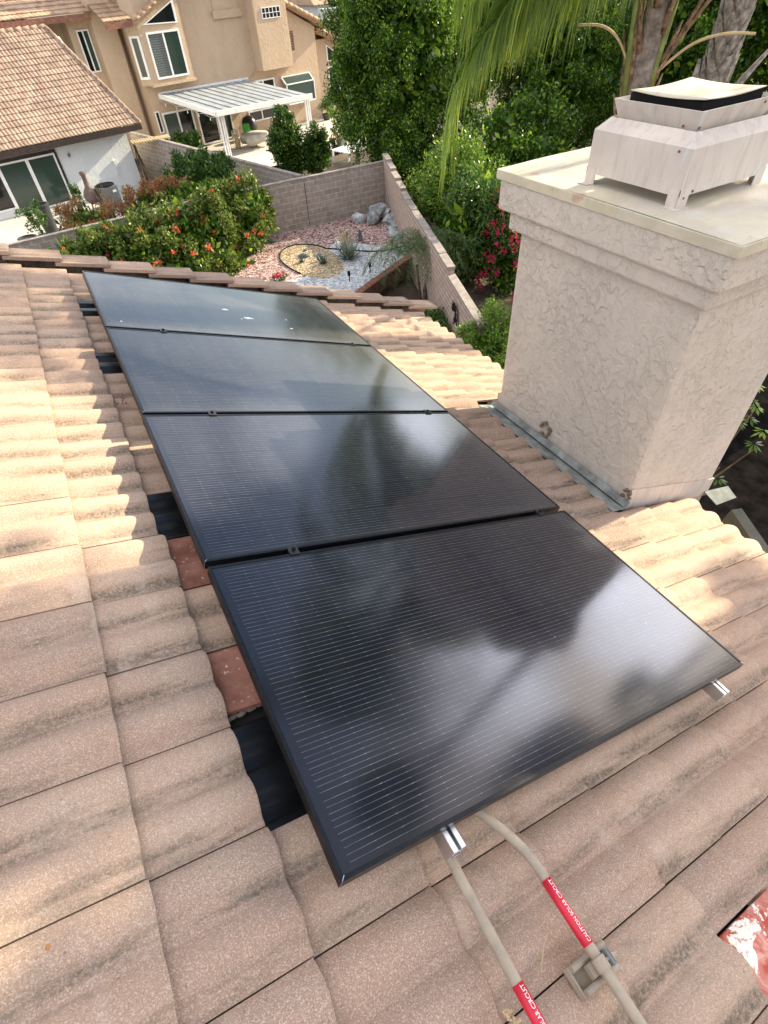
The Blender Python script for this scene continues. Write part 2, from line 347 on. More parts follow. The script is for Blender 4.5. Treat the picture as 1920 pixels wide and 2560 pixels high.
def glass_mat():
    t = NT('solar glass with cell lines'); o = t.obj(); x = t.xyz(o)
    W, H = 1.848, 1.03
    # busbars run along the long side; 6 cell rows of 10 wires
    ty = t.math('DIVIDE', t.math('SUBTRACT', x[1], 0.017), (H - 0.034) / 6)
    fr = t.math('FRACT', ty)
    wire = t.math('ABSOLUTE', t.math('SUBTRACT', t.math('FRACT', t.math('ADD', t.math('MULTIPLY', t.math('DIVIDE', t.math('SUBTRACT', fr, 0.018), 0.964), 10.0), 0.0)), 0.5))
    wm = t.math('LESS_THAN', wire, 0.030)
    inside = t.math('MULTIPLY', t.math('GREATER_THAN', fr, 0.018), t.math('LESS_THAN', fr, 0.982))
    tx = t.math('DIVIDE', t.math('SUBTRACT', x[0], 0.03), 0.0813)
    fx = t.math('ABSOLUTE', t.math('SUBTRACT', t.math('FRACT', tx), 0.5))
    dots = t.math('GREATER_THAN', fx, 0.462)
    rail = t.math('MULTIPLY', t.math('GREATER_THAN', x[0], 0.035), t.math('LESS_THAN', x[0], W - 0.04))
    brk = t.ramp(t.noise(t.map(o, (14, 60, 1)), 1.0, 2), [(0.35, 0.45), (0.6, 1.0)])
    ln = t.math('MULTIPLY', t.math('MULTIPLY', wm, inside), rail)
    amt = t.math('MULTIPLY', ln, t.math('MULTIPLY', t.math('ADD', 0.36, t.math('MULTIPLY', dots, 0.40)), brk))
    cell = t.mix(t.noise(t.map(o, (1, 6, 1)), 1.1, 2), (0.003, 0.0042, 0.010), (0.005, 0.008, 0.019))
    gap = t.math('MULTIPLY', t.math('SUBTRACT', 1.0, inside), 1.0)
    cell = t.mix(gap, cell, (0.005, 0.005, 0.006))
    mid = t.math('LESS_THAN', t.math('ABSOLUTE', t.math('SUBTRACT', x[0], W / 2)), 0.007)
    cell = t.mix(mid, cell, (0.002, 0.002, 0.002))
    c = t.mix(amt, cell, (0.42, 0.41, 0.41))
    # dust film, splashes and bird marks: real dirt on the glass
    dust = t.ramp(t.noise(t.map(o, (5.0, 1.0, 1)), 2.2, 6, 0.6), [(0.3, 0.55), (0.7, 1.0)])
    edge = t.math('MAXIMUM', t.ramp(x[1], [(0.0, 1.0), (0.10, 0.0)]), t.ramp(t.math('DIVIDE', x[0], W), [(0.90, 0.0), (1.0, 1.0)]))
    dust = t.math('ADD', dust, t.math('MULTIPLY', edge, 0.9))
    lw = t.n('ShaderNodeLayerWeight'); lw.inputs[0].default_value = 0.5
    thick = t.math('POWER', lw.outputs['Facing'], 4.0)      # a thin dust film hides more of the glass at a slant
    c = t.mix(t.math('MULTIPLY', dust, t.math('ADD', 0.006, t.math('MULTIPLY', thick, 0.52))), c, (0.36, 0.335, 0.32))
    sp = t.ramp(t.voro(o, 9), [(0.018, 1.0), (0.03, 0.0)])
    c = t.mix(t.math('MULTIPLY', sp, t.ramp(t.noise(o, 3.1, 2), [(0.42, 0), (0.5, 0.6)])), c, (0.6, 0.58, 0.55))
    rgh = t.math('ADD', 0.075, t.math('MULTIPLY', dust, 0.05))
    p = t.bsdf(c, rgh, 0, None, 0.5)
    p.inputs['IOR'].default_value = 1.5
    t.put(p.inputs['Sheen Weight'], t.math('MULTIPLY', dust, 0.12)); p.inputs['Sheen Roughness'].default_value = 0.3
    t.put(p.inputs['Sheen Tint'], (0.95, 0.92, 0.90))
    return t.done(p)
m_glass = glass_mat()
def win_mat(name, col, rough=0.05, blinds=0.0, axis=2, pitch=0.09):
    t = NT(name); o = t.obj(); x = t.xyz(o)
    f = t.math('FRACT', t.math('DIVIDE', x[axis], pitch))
    c = t.mix(t.math('MULTIPLY', t.math('GREATER_THAN', f, 0.72), blinds), col, tuple(k * 0.35 for k in col))
    c = t.mix(t.math('MULTIPLY', t.noise(o, 1.2, 3), 0.5), c, tuple(k * 0.6 for k in col))
    return t.done(t.bsdf(c, rough, 0, None, 0.6))
m_wgreen = win_mat('green curtain glass', (0.045, 0.075, 0.06), 0.12, 0.6)
m_wdark = win_mat('dark window glass', (0.012, 0.014, 0.016), 0.06)
m_wshut = win_mat('shuttered glass', (0.16, 0.18, 0.18), 0.12, 1.0, 2, 0.11)

def block_mat(name, c1, c2, mortar, bw, bh, stain=0.5, msize=0.012):
    t = NT(name); o = t.obj(); x = t.xyz(o)
    b = t.n('ShaderNodeTexBrick'); t.put(b.inputs['Vector'], t.comb(x[0], x[2], 0.0))
    t.put(b.inputs['Color1'], c1); t.put(b.inputs['Color2'], c2); t.put(b.inputs['Mortar'], mortar)
    b.inputs['Scale'].default_value = 1.0; b.inputs['Brick Width'].default_value = bw; b.inputs['Row Height'].default_value = bh
    b.inputs['Mortar Size'].default_value = msize; b.inputs['Mortar Smooth'].default_value = 0.2; b.offset = 0.5
    n = t.noise(o, 5, 6, 0.65)
    c = t.mix(t.math('MULTIPLY', t.ramp(n, [(0.4, 0), (0.65, 1)]), 0.4), b.outputs[0], tuple(k * 0.6 for k in c1))
    base = t.math('MULTIPLY', t.ramp(t.noise(t.map(o, (1, 1, 0.5)), 1.7, 5, 0.65), [(0.42, 0), (0.6, 1)]), t.ramp(t.math('DIVIDE', x[2], 1.6), [(0.0, 1.0), (0.7, 0.0)]))
    c = t.mix(t.math('MULTIPLY', base, stain), c, tuple(k * 0.35 for k in c1))
    h = t.math('ADD', t.math('MULTIPLY', b.outputs['Fac'], -1.0), t.math('MULTIPLY', t.noise(o, 40, 4), 0.4))
    return t.done(t.bsdf(c, 0.95, 0, t.bump(h, 0.7, 0.015), 0.1))
m_cmu = block_mat('grey block', (0.27, 0.225, 0.195), (0.34, 0.29, 0.255), (0.43, 0.385, 0.345), 0.40, 0.205, 0.5, 0.02)
m_slump = block_mat('pinkish slump block', (0.42, 0.32, 0.27), (0.47, 0.37, 0.31), (0.17, 0.12, 0.10), 0.40, 0.152, 0.25, 0.012)
m_capstone = M_plain('wall cap', (0.27, 0.235, 0.21), 0.9, 0, 0.15)
m_brick = M_plain('red brick cap', (0.20, 0.075, 0.05), 0.85, 0, 0.3, 9)
m_planterw = M_plain('brown planter block', (0.13, 0.075, 0.05), 0.95, 0, 0.3, 8, 0.4, 20)

def gravel_mat(name, cols, scale=26):
    t = NT(name); o = t.obj()
    c = t.ramp(t.voro(o, scale, 'F1', 'Color') if False else t.xyz(t.voro(o, scale, 'F1', 'Color'))[0], [(i / (len(cols) - 1), k) for i, k in enumerate(cols)], 'CONSTANT')
    e = t.ramp(t.voro(o, scale, 'DISTANCE_TO_EDGE'), [(0.0, 0.35), (0.12, 1.0)])
    c = t.mix(1.0, c, e, 'MULTIPLY')
    return t.done(t.bsdf(c, 0.9, 0, t.bump(t.math('SUBTRACT', 1.0, t.voro(o, scale)), 1.0, 0.03), 0.2))
m_gpink = gravel_mat('pink gravel', [(0.14, 0.075, 0.07), (0.36, 0.22, 0.20), (0.50, 0.34, 0.31), (0.62, 0.50, 0.47), (0.24, 0.15, 0.14)], 15)
m_gtan = gravel_mat('tan gravel', [(0.24, 0.18, 0.11), (0.46, 0.37, 0.25), (0.58, 0.48, 0.34), (0.36, 0.27, 0.17), (0.66, 0.58, 0.45)], 15)
m_gwhite = gravel_mat('white gravel', [(0.56, 0.58, 0.60), (0.33, 0.36, 0.39), (0.66, 0.68, 0.70), (0.46, 0.49, 0.52), (0.6, 0.62, 0.64)], 13)
m_ground = M_plain('garden soil', (0.085, 0.065, 0.045), 0.95, 0, 0.35, 0.8, 0.4, 6)
m_concrete = M_plain('patio concrete', (0.52, 0.48, 0.43), 0.9, 0, 0.1, 1.5)
m_rock = M_plain('grey quarry rock', (0.27, 0.29, 0.30), 0.85, 0, 0.35, 4, 0.8, 9)
m_slate = M_plain('blue slate', (0.10, 0.13, 0.155), 0.7, 0, 0.2, 4)
m_terra = M_plain('terracotta', (0.20, 0.085, 0.06), 0.8, 0, 0.2)
m_plasticbk = M_plain('black nursery plastic', (0.03, 0.032, 0.035), 0.5)
m_acgrey = M_plain('grey condenser', (0.14, 0.15, 0.165), 0.5)
m_bark = M_plain('brown bark', (0.10, 0.07, 0.05), 0.95, 0, 0.35, 9, 0.9, 25)

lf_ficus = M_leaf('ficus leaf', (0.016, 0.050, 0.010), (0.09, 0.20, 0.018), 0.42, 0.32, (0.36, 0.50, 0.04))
lf_bright = M_leaf('bright leaf', (0.05, 0.12, 0.015), (0.16, 0.28, 0.03), 0.4, 0.4, (0.34, 0.42, 0.06))
lf_mid = M_leaf('mid green leaf', (0.02, 0.055, 0.015), (0.07, 0.15, 0.025), 0.35, 0.4, (0.17, 0.26, 0.04))
lf_hedge = M_leaf('trumpet hedge leaf', (0.045, 0.08, 0.018), (0.14, 0.20, 0.035), 0.35, 0.4, (0.34, 0.40, 0.08))
lf_redsh = M_leaf('reddish shrub leaf', (0.16, 0.17, 0.04), (0.36, 0.17, 0.08), 0.35, 0.5, (0.50, 0.09, 0.06))
lf_palm = M_leaf('palm leaflet', (0.08, 0.15, 0.035), (0.18, 0.28, 0.045), 0.5, 0.32, (0.50, 0.52, 0.05))
lf_olive = M_leaf('grey olive leaf', (0.06, 0.07, 0.045), (0.15, 0.17, 0.11), 0.3, 0.5, (0.26, 0.28, 0.20))
lf_agave = M_leaf('grey green succulent', (0.10, 0.15, 0.11), (0.20, 0.26, 0.19), 0.1, 0.5)
fl_orange = M_leaf('orange red petal', (0.62, 0.09, 0.03), (0.75, 0.15, 0.10), 0.3, 0.6)
fl_pink = M_leaf('magenta bract', (0.42, 0.010, 0.06), (0.60, 0.03, 0.13), 0.35, 0.6)

# ------------------------------------------------------------------ our house: deck, tiles, chimney
AL = R(20.728)
ROOFROT = (0, AL, 0)
ca, sa = math.cos(AL), math.sin(AL)
def roofpt(s, t, n=0.0): return Vector((s * ca + n * sa, t, -s * sa + n * ca))
G = -6.7                                                      # level of the neighbouring yards
house = empty('tiled_roof_house', (0, 1.5, G), 'two storey house under the sand coloured concrete tile roof that carries the solar panels', 'house')
def part(o):
    """parent to the house keeping its world place"""
    o.parent = house; o.matrix_parent_inverse = Matrix.Translation(house.location).inverted(); return o

TW = 0.2975; T0 = 0.23
fronts = [-2.24, -1.925, -1.61, -1.295, -0.98, -0.665, -0.35, -0.066, 0.265, 0.585, 0.905, 1.225, 1.545, 1.865, 2.185, 2.505, 2.825, 3.12, 3.40]
def profile(wv):
    """height of the tile surface across its width, wv 0 at the far joint .. 1 at the near joint: two rolls with pans"""
    x = np.mod(wv * 2.0, 1.0); r = 0.84
    y = np.where(x < r, np.sin(np.pi * np.clip(x / r, 0, 1)) ** 1.05 * 0.0285, 0.0)
    y = y + np.where(x >= r, 0.0015 * np.sin(np.pi * (x - r) / (1 - r)), 0)
    return y
NU = 24
def tile(V, F, sf, t0, t1, length=0.39, dn=0.0, jag=None, slope=0.028 / 0.32, prof=profile, thick=0.020):
    """one tile in roof coordinates (s,t,n): front edge at s = sf"""
    tt = np.linspace(t1, t0, NU + 1); wv = (t1 - tt) / TW
    h = prof(wv)
    # the lap on the near side is raised a touch so that the joint reads as a fine dark line
    tt2 = tt.copy(); tt2[0] -= 0.0018; tt2[-1] += 0.0018
    rows = []
    b = len(V)
    ss = [sf - length, sf - length * 0.66, sf - length * 0.33, sf - 0.006, sf, sf]
    dd = [0, 0, 0, 0, -0.003, -thick]
    n0 = -0.1640 + dn
    for k, (s, d) in enumerate(zip(ss, dd)):
        nn = n0 - (sf - s) * slope
        for i in range(NU + 1):
            sj = s + (jag[i] if jag is not None and k >= 3 else 0)
            V.append((sj, tt2[i], nn + h[i] + d))
    nr = len(ss)
    for k in range(nr - 1):
        for i in range(NU):
            a = b + k * (NU + 1) + i
            F.append((a, a + NU + 1, a + NU + 2, a + 1))
    # near and far side skirts
    for i, in ((0,), (NU,)):
        b2 = len(V)
        for k in range(4):
            x = V[b + k * (NU + 1) + i]; V.append((x[0], x[1], x[2] - 0.016))
        for k in range(3):
            p, q = b + k * (NU + 1) + i, b + (k + 1) * (NU + 1) + i
            F.append((p, b2 + k, b2 + k + 1, q))
def mesh_part(name, V, F, mat, smooth=True):
    o = raw_mesh(name, np.array(V), np.array(F), mat, None, None, smooth)
    o.rotation_euler = ROOFROT
    m = o.modifiers.new('edges', 'EDGE_SPLIT'); m.split_angle = R(40)
    return part(o)
V, F = [], []; VD, FD = [], []
tg = np.random.default_rng(3)
MISSING = {0, 4, 9, 12}; REDS = {1: 'broken', 3: 'whole'}
for ci, sf in enumerate(fronts):
    for k in range(-6, 15):
        t0 = T0 + k * TW; t1 = t0 + TW
        tm = (t0 + t1) / 2
        if 2.51 < sf and 1.02 < tm < 2.50 and sf < 3.5: continue              # the chimney stands here
        if ci == 8 and k in MISSING: continue
        if ci == 8 and k in REDS: continue
        if abs(sf - 1.225) < 0.01 and k in (-3, -4): continue
        j = tg.normal(size=3) * (0.003, 0.0, 0.0012)
        if abs(sf - 0.905) < 0.01 and k in (-3, -4): j[0] = 0.040
        V_, F_ = (VD, FD) if (sf > 1.8 and 0.95 < tm < 2.5 and sf < 2.6) else (V, F)  # tiles beside the chimney: darker colour for grime and for the chimney's shadow
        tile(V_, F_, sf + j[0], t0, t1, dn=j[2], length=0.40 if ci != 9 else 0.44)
tile(V, F, 1.225, -0.512, T0 - 2 * TW, dn=0.004, length=0.40)
mesh_part('roof_tiles', V, F, m_tile)
o = mesh_part('grimy_shadow_tiles', VD, FD, m_tile_dk); tag(o, 'dirt stained tiles beside the chimney, colour darkened for its shadow too')
# bare red tiles whose cover tile was cut away, under the left edge of the array
V, F = [], []
tile(V, F, 0.262, T0 + 3 * TW + 0.005, T0 + 4 * TW - 0.003, dn=-0.004)
o = mesh_part('bare_tile', V, F, m_red); tag(o, 'whole bare brick red tile under the second panel seam')
V, F = [], []
tile(V, F, 0.262, T0 + TW + 0.055, T0 + 2 * TW - 0.003, dn=-0.003)
V = np.array(V, float)
# ragged break along its near edge
nb = V[:, 1] < T0 + TW + 0.075
V[nb, 1] += -0.008 + 0.006 * np.sin(V[nb, 0] * 31)
o = mesh_part('bare_tile', V, F, m_red); tag(o, 'cracked bare red tile with a ragged grey broken edge')
mbk = MB(); pts = []
for i in range(60):
    s = -0.075 + i * 0.0058
    pts.append((s, T0 + TW + 0.052 + 0.006 * math.sin(s * 31) + 0.0025 * math.sin(s * 170 + 1) + 0.0015 * math.sin(s * 390), -0.168 - (0.262 - s) * 0.0875 - 0.006))
mbk.tube(pts, [0.0075 + 0.0012 * math.sin(i * 1.3) for i in range(60)], 6)
o = mbk.build('broken_edge', m_break, None, False, rot=ROOFROT); part(o)
# black replacement flashings under the roof mounts
def fprof(wv):
    x = np.mod(wv * 2.0 + 0.08, 1.0)
    return np.clip(np.sin(np.pi * np.clip(x / 0.72, 0, 1)) * 1.6, 0, 1) * 0.020
for k in sorted(MISSING):
    V, F = [], []
    tile(V, F, 0.275, T0 + k * TW - 0.012, T0 + (k + 1) * TW + 0.012, dn=-0.012, length=0.46, prof=fprof, thick=0.004)
    o = mesh_part('mount_flashing', V, F, m_blackmetal)
# the cut pieces stacked beside the third flashing
V, F = [], []
tile(V, F, 0.20, 2.60, 2.75, dn=0.006, length=0.13, thick=0.02); tile(V, F, 0.23, 2.74, 2.90, dn=0.004, length=0.15, thick=0.02)
o = mesh_part('cut_tile_piece', V, F, m_tile_dk)
# coloured, flaking tile near the bottom right corner
V, F = [], []
tile(V, F, 1.225, T0 - 3 * TW, -0.517, dn=0.000, length=0.33, prof=lambda w_: profile(w_ + 0.52)); tile(V, F, 1.225, T0 - 4 * TW, T0 - 3 * TW, dn=0.002, length=0.33)
o = mesh_part('flaking_tile', V, F, m_peel); tag(o, 'red tile with flaking white coating')
# rake tiles along the far edge
rk = 0
s = -2.1
V, F = [], []
while s < 3.36:
    mb = MB()
    n0, n1 = -0.095, -0.128
    mb.prism([(s - 0.04, -0.0), (s + 0.33, -0.0), (s + 0.345, 0.004), (s + 0.345, 0.024), (s + 0.33, 0.028), (s - 0.04, 0.028)], 0, 0.215)
    # map prism (x,y,z) -> (s, n, t)
    vs = []
    for x, y, z in mb.v:
        f = (x - s) / 0.34
        vs.append((x, 4.665 + z, n1 + (n0 - n1) * f + y + 0.006 * math.sin(math.pi * z / 0.215)))
    mb.v = vs
    sd = MB(); sd.box((s - 0.02, 4.86, -0.26), (s + 0.335, 4.885, -0.10)); base = len(mb.v); mb.v += sd.v; mb.f += [tuple(base + i for i in f) for f in sd.f]; mb.mi += sd.mi
    o = mb.build('rake_tile', m_tile_dk if rk % 3 != 1 else m_tile, None, False, 0.004, rot=ROOFROT); part(o)
    s += 0.335; rk += 1
# deck, fascia, other slope, walls
mb = MB(); mb.box((-2.65, -1.75, -0.26), (3.34, 4.86, -0.225))
part(mb.build('roof_deck', m_deck, rot=ROOFROT))
mb = MB()
x0, x1 = roofpt(3.33, 0, -0.24).x, roofpt(3.33, 0, -0.24).z
mb.box((x0 - 0.02, -1.75, x1 - 0.17), (x0 + 0.018, 1.05, x1 + 0.02)); part(mb.build('eave_fascia', m_dkwood)); mb = MB(); mb.box((x0 - 0.02, 2.62, x1 - 0.17), (x0 + 0.018, 4.86, x1 + 0.02))
part(mb.build('eave_fascia', m_dkwood))
rx = roofpt(-2.62, 0, -0.2)
mb = MB(); mb.add([(rx.x, -1.75, rx.z), (rx.x, 4.86, rx.z), (rx.x - 5.2, 4.86, rx.z - 1.97), (rx.x - 5.2, -1.75, rx.z - 1.97)], [(0, 1, 2, 3)])
part(mb.build('back_slope', m_tile_dk))
mb = MB()
for i in range(17):
    y = -1.75 + i * 0.39
    mb.tube([(rx.x, y, rx.z + 0.03), (rx.x, y + 0.41, rx.z + 0.045)], [0.10, 0.115], 12)
part(mb.build('ridge_tiles', m_tile, smooth=True))
mb = MB()
za, zb = roofpt(-2.62, 0, -0.28).z, roofpt(2.9, 0, -0.28)
prof2 = [(-7.2, G), (zb.x, G), (zb.x, zb.z), (rx.x, za - 0.02), (-7.2, rx.z - 1.85)]
Mx = Matrix(((1, 0, 0, 0), (0, 0, 1, 0), (0, 1, 0, 0), (0, 0, 0, 1)))
mb.prism(prof2, -1.5, 4.55, M=Mx)
part(mb.build('wall', m_tan))

# chimney
CX0, CX1, CY0, CY1 = 2.47, 3.42, 1.16, 2.475
def rz(x, n=-0.2): return roofpt((x - n * sa) / ca, 0, n).z
def stucco_box(a, b, nx=1):
    mb = MB(); mb.box(a, b); return mb
ch = part(stucco_box((CX0, CY0, -4.5), (CX1, CY1, 0.20)).build('chimney', m_chim, bevel=0.03))
def csub(o):
    o.parent = ch; return o
def ring(x0, x1, y0, y1, z0, z1):
    mb = MB(); mb.box((x0, y0, z0), (x1, y1, z1)); return mb
csub(ring(CX0 - 0.035, CX1 + 0.035, CY0 - 0.035, CY1 + 0.075, 0.165, 0.262).build('lower_band', m_chim, bevel=0.014))
csub(ring(CX0 - 0.058, CX1 + 0.058, CY0 - 0.075, CY1 + 0.165, 0.262, 0.425).build('upper_band', m_chim, bevel=0.014))
mb = MB()
X0, X1, Y0, Y1 = 2.405, 3.515, 1.062, 2.672
mb.box((X0, Y0, 0.420), (X1, Y1, 0.470))
csub(mb.build('cap', m_cap, bevel=0.003))
# gently crowned top sheet
mb = MB(); n = 14; vs = []
for i in range(n + 1):
    for j in range(n + 1):
        u, v = i / n, j / n
        vs.append((X0 + 0.006 + (X1 - X0 - 0.012) * u, Y0 + 0.006 + (Y1 - Y0 - 0.012) * v, 0.4715 + 0.010 * math.sin(math.pi * u) * math.sin(math.pi * v) + 0.002 * math.sin(9 * u + 5 * v)))
mb.add(vs, [(i * (n + 1) + j, (i + 1) * (n + 1) + j, (i + 1) * (n + 1) + j + 1, i * (n + 1) + j + 1) for i in range(n) for j in range(n)])
csub(mb.build('cap_sheet', m_cap, smooth=True))
# base flashing: painted upstand and galvanised pan
mb = MB()
x0, x1, y0, y1 = CX0 - 0.007, CX1 + 0.007, CY0 - 0.007, CY1 + 0.007
h = 0.115
def up(xa, ya, xb, yb, off):
    za_, zb_ = rz(xa, -0.15), rz(xb, -0.15)
    return [(xa, ya, za_ - 0.05), (xb, yb, zb_ - 0.05), (xb, yb, zb_ + h), (xa, ya, za_ + h)]
for (xa, ya, xb, yb) in ((x0, y1, x0, y0), (x0, y0, x1, y0), (x1, y0, x1, y1), (x1, y1, x0, y1)):
    mb.add(up(xa, ya, xb, yb, 0), [(0, 1, 2, 3)])
o = mb.build('painted_upstand', m_shroud); s_ = o.modifiers.new('solid', 'SOLIDIFY'); s_.thickness = 0.004; csub(o)
mb = MB()
pan = [(CX0 - 0.16, CY0 - 0.03), (CX0 - 0.16, CY1 + 0.05), (CX0 - 0.009, CY1 + 0.05), (CX0 - 0.009, CY0 - 0.03)]
mb.add([(x, y, rz(x, -0.176)) for x, y in pan], [(0, 1, 2, 3)])
FL = [mb]; mb = MB(); FL.append(mb)
mb.add([(CX0 - 0.05, CY0 - 0.035, rz(CX0 - 0.05, -0.158)), (CX0 - 0.02, CY0 - 0.035, rz(CX0 - 0.02, -0.115)), (CX0 - 0.02, CY1 + 0.03, rz(CX0 - 0.02, -0.115)), (CX0 - 0.05, CY1 + 0.03, rz(CX0 - 0.05, -0.158))], [(0, 1, 2, 3)])
mb = MB(); FL.append(mb)
mb.add([(CX1 - 0.05, CY0 - 0.008, rz(CX1, -0.14)), (CX1 + 0.27, CY0 - 0.008, rz(CX1 + 0.27, -0.14)), (CX1 + 0.25, CY0 - 0.11, rz(CX1 + 0.25, -0.175)), (CX1 - 0.05, CY0 - 0.13, rz(CX1, -0.175))], [(0, 1, 2, 3)])
mb = MB(); FL.append(mb)
mb.add([(CX0, CY1 + 0.05, rz(CX0, -0.2)), (CX0, CY1 + 0.01, rz(CX0, -0.15)), (CX1, CY1 + 0.01, rz(CX1, -0.15)), (CX1, CY1 + 0.05, rz(CX1, -0.2))], [(0, 1, 2, 3)])
m_galv2 = M_plain('flashing end darkened for sun', (0.085, 0.10, 0.105), 0.65, 0.0, 0.25, 9, spec=0.15)  # same galvanised metal, colour darkened to offset the full sun on this end
for mb in FL:
    o = mb.build('galvanised_flashing', m_galv2 if mb is FL[2] else m_galv); s_ = o.modifiers.new('solid', 'SOLIDIFY'); s_.thickness = 0.003; csub(o)
m_seal = M_plain('brown sealant', (0.17, 0.12, 0.075), 0.6)
mb = MB(); g = np.random.default_rng(5)
for (cx, cy, cz, wv_, hv) in ((CX0 - 0.014, 1.93, rz(CX0, -0.06), 0.05, 0.07), (CX0 - 0.016, 1.17, rz(CX0, -0.10), 0.03, 0.07)):
    mb = MB()
    for k in range(26):
        a = g.uniform(0, 6.28); rr = g.uniform(0.6, 1.0)
        mb.lathe([(0.001, -0.006), (0.011, -0.003), (0.012, 0.003), (0.002, 0.007)], (cx, cy + wv_ * rr * math.cos(a), cz + hv * rr * math.sin(a)), 7)
    csub(mb.build('sealant_dab', m_seal, smooth=True))
# shroud on the cap
HX0, HX1, HY0, HY1 = 2.560, 3.150, 1.528, 2.118
def frust(mb, r0, z0, r1, z1, mi=0):
    (a, b, c, d), (e, f, g_, h_) = r0, r1
    v = [(a, c, z0), (b, c, z0), (b, d, z0), (a, d, z0), (e, g_, z1), (f, g_, z1), (f, h_, z1), (e, h_, z1)]
    mb.add(v, [(0, 1, 5, 4), (1, 2, 6, 5), (2, 3, 7, 6), (3, 0, 4, 7)], mi)
Z = 0.475
mb = MB(); frust(mb, (HX0, HX1, HY0, HY1), Z + 0.048, (HX0, HX1, HY0, HY1), Z + 0.232)
frust(mb, (HX0, HX1, HY0, HY1), Z + 0.232, (HX0 + 0.048, HX1 - 0.048, HY0 + 0.048, HY1 - 0.048), Z + 0.282)
o = mb.build('shroud_skirt', m_shroud); s_ = o.modifiers.new('solid', 'SOLIDIFY'); s_.thickness = 0.003; csub(o)
q = 0.062
for (xa, ya, sx, sy) in ((HX0, HY0, 1, 1), (HX1, HY0, -1, 1), (HX0, HY1, 1, -1), (HX1, HY1, -1, -1)):
    mb = MB(); e = 0.002
    mb.box((min(xa, xa + sx * q), min(ya - sy * e, ya + sy * 0.004), Z), (max(xa, xa + sx * q), max(ya - sy * e, ya + sy * 0.004), Z + 0.075))
    mb.box((min(xa - sx * e, xa + sx * 0.004), min(ya + sy * 0.0045, ya + sy * q), Z), (max(xa - sx * e, xa + sx * 0.004), max(ya + sy * 0.0045, ya + sy * q), Z + 0.075))
    mb.box((min(xa - sx * 0.03, xa + sx * q), min(ya - sy * 0.02, ya + sy * 0.05), Z + 0.0005), (max(xa - sx * 0.03, xa + sx * q), max(ya - sy * 0.02, ya + sy * 0.05), Z + 0.003))
    csub(mb.build('leg', m_shroud))
mb = MB(); K = (HX0 + 0.075, HX1 - 0.075, HY0 + 0.075, HY1 - 0.075)
frust(mb, K, Z + 0.262, (K[0] - 0.030, K[1] + 0.030, K[2] - 0.030, K[3] + 0.030), Z + 0.352)
o = mb.build('shroud_collar', m_shroud); s_ = o.modifiers.new('solid', 'SOLIDIFY'); s_.thickness = 0.003; csub(o)
mb = MB(); frust(mb, (K[0] + 0.02, K[1] - 0.02, K[2] + 0.02, K[3] - 0.02), Z + 0.27, (K[0] + 0.02, K[1] - 0.02, K[2] + 0.02, K[3] - 0.02), Z + 0.374)
mb.box((K[0] + 0.025, K[2] + 0.025, Z + 0.20), (K[1] - 0.025, K[3] - 0.025, Z + 0.30))
csub(mb.build('flue_box', m_black))
# sagging lid sheet
mb = MB(); n = 10; vs = []
lx0, lx1, ly0, ly1 = K[0] + 0.012, K[1] - 0.022, K[2] + 0.012, K[3] - 0.022
for i in range(n + 1):
    for j in range(n + 1):
        u, v = i / n, j / n
        e = 1 - (math.sin(math.pi * u) if (j in (0, n)) else 0) * 0 
        sag = -0.009 * (math.sin(math.pi * u) * (1 if True else 0) * (abs(2 * v - 1) ** 3) + math.sin(math.pi * v) * (abs(2 * u - 1) ** 3)) * 1.0
        vs.append((lx0 + (lx1 - lx0) * u, ly0 + (ly1 - ly0) * v, Z + 0.386 + sag + 0.008 * math.sin(math.pi * u) * math.sin(math.pi * v)))
mb.add(vs, [(i * (n + 1) + j, (i + 1) * (n + 1) + j, (i + 1) * (n + 1) + j + 1, i * (n + 1) + j + 1) for i in range(n) for j in range(n)])
o = mb.build('shroud_lid', m_cap, smooth=True); s_ = o.modifiers.new('solid', 'SOLIDIFY'); s_.thickness = 0.004; csub(o)
mb = MB()
for (x, y, z, ax) in ((HX0 + 0.075, K[2] - 0.012, Z + 0.29, 1), (K[0] - 0.012, K[2] + 0.06, Z + 0.29, 0), (HX0 + 0.0, HY0 + 0.07, Z + 0.215, 0), (K[1] - 0.05, K[2] - 0.024, Z + 0.335, 1), (HX0 + 0.08, HY0, Z + 0.06, 1), (HX0 + 0.03, HY0, Z + 0.04, 1)):
    d = Vector((0.004, 0, 0)) if ax == 0 else Vector((0, 0.004, 0)); p = Vector((x, y, z)); mb = MB(); mb.tube([p - d, p + d * 0.3], 0.0055, 8); csub(mb.build('shroud_screw', m_terra))

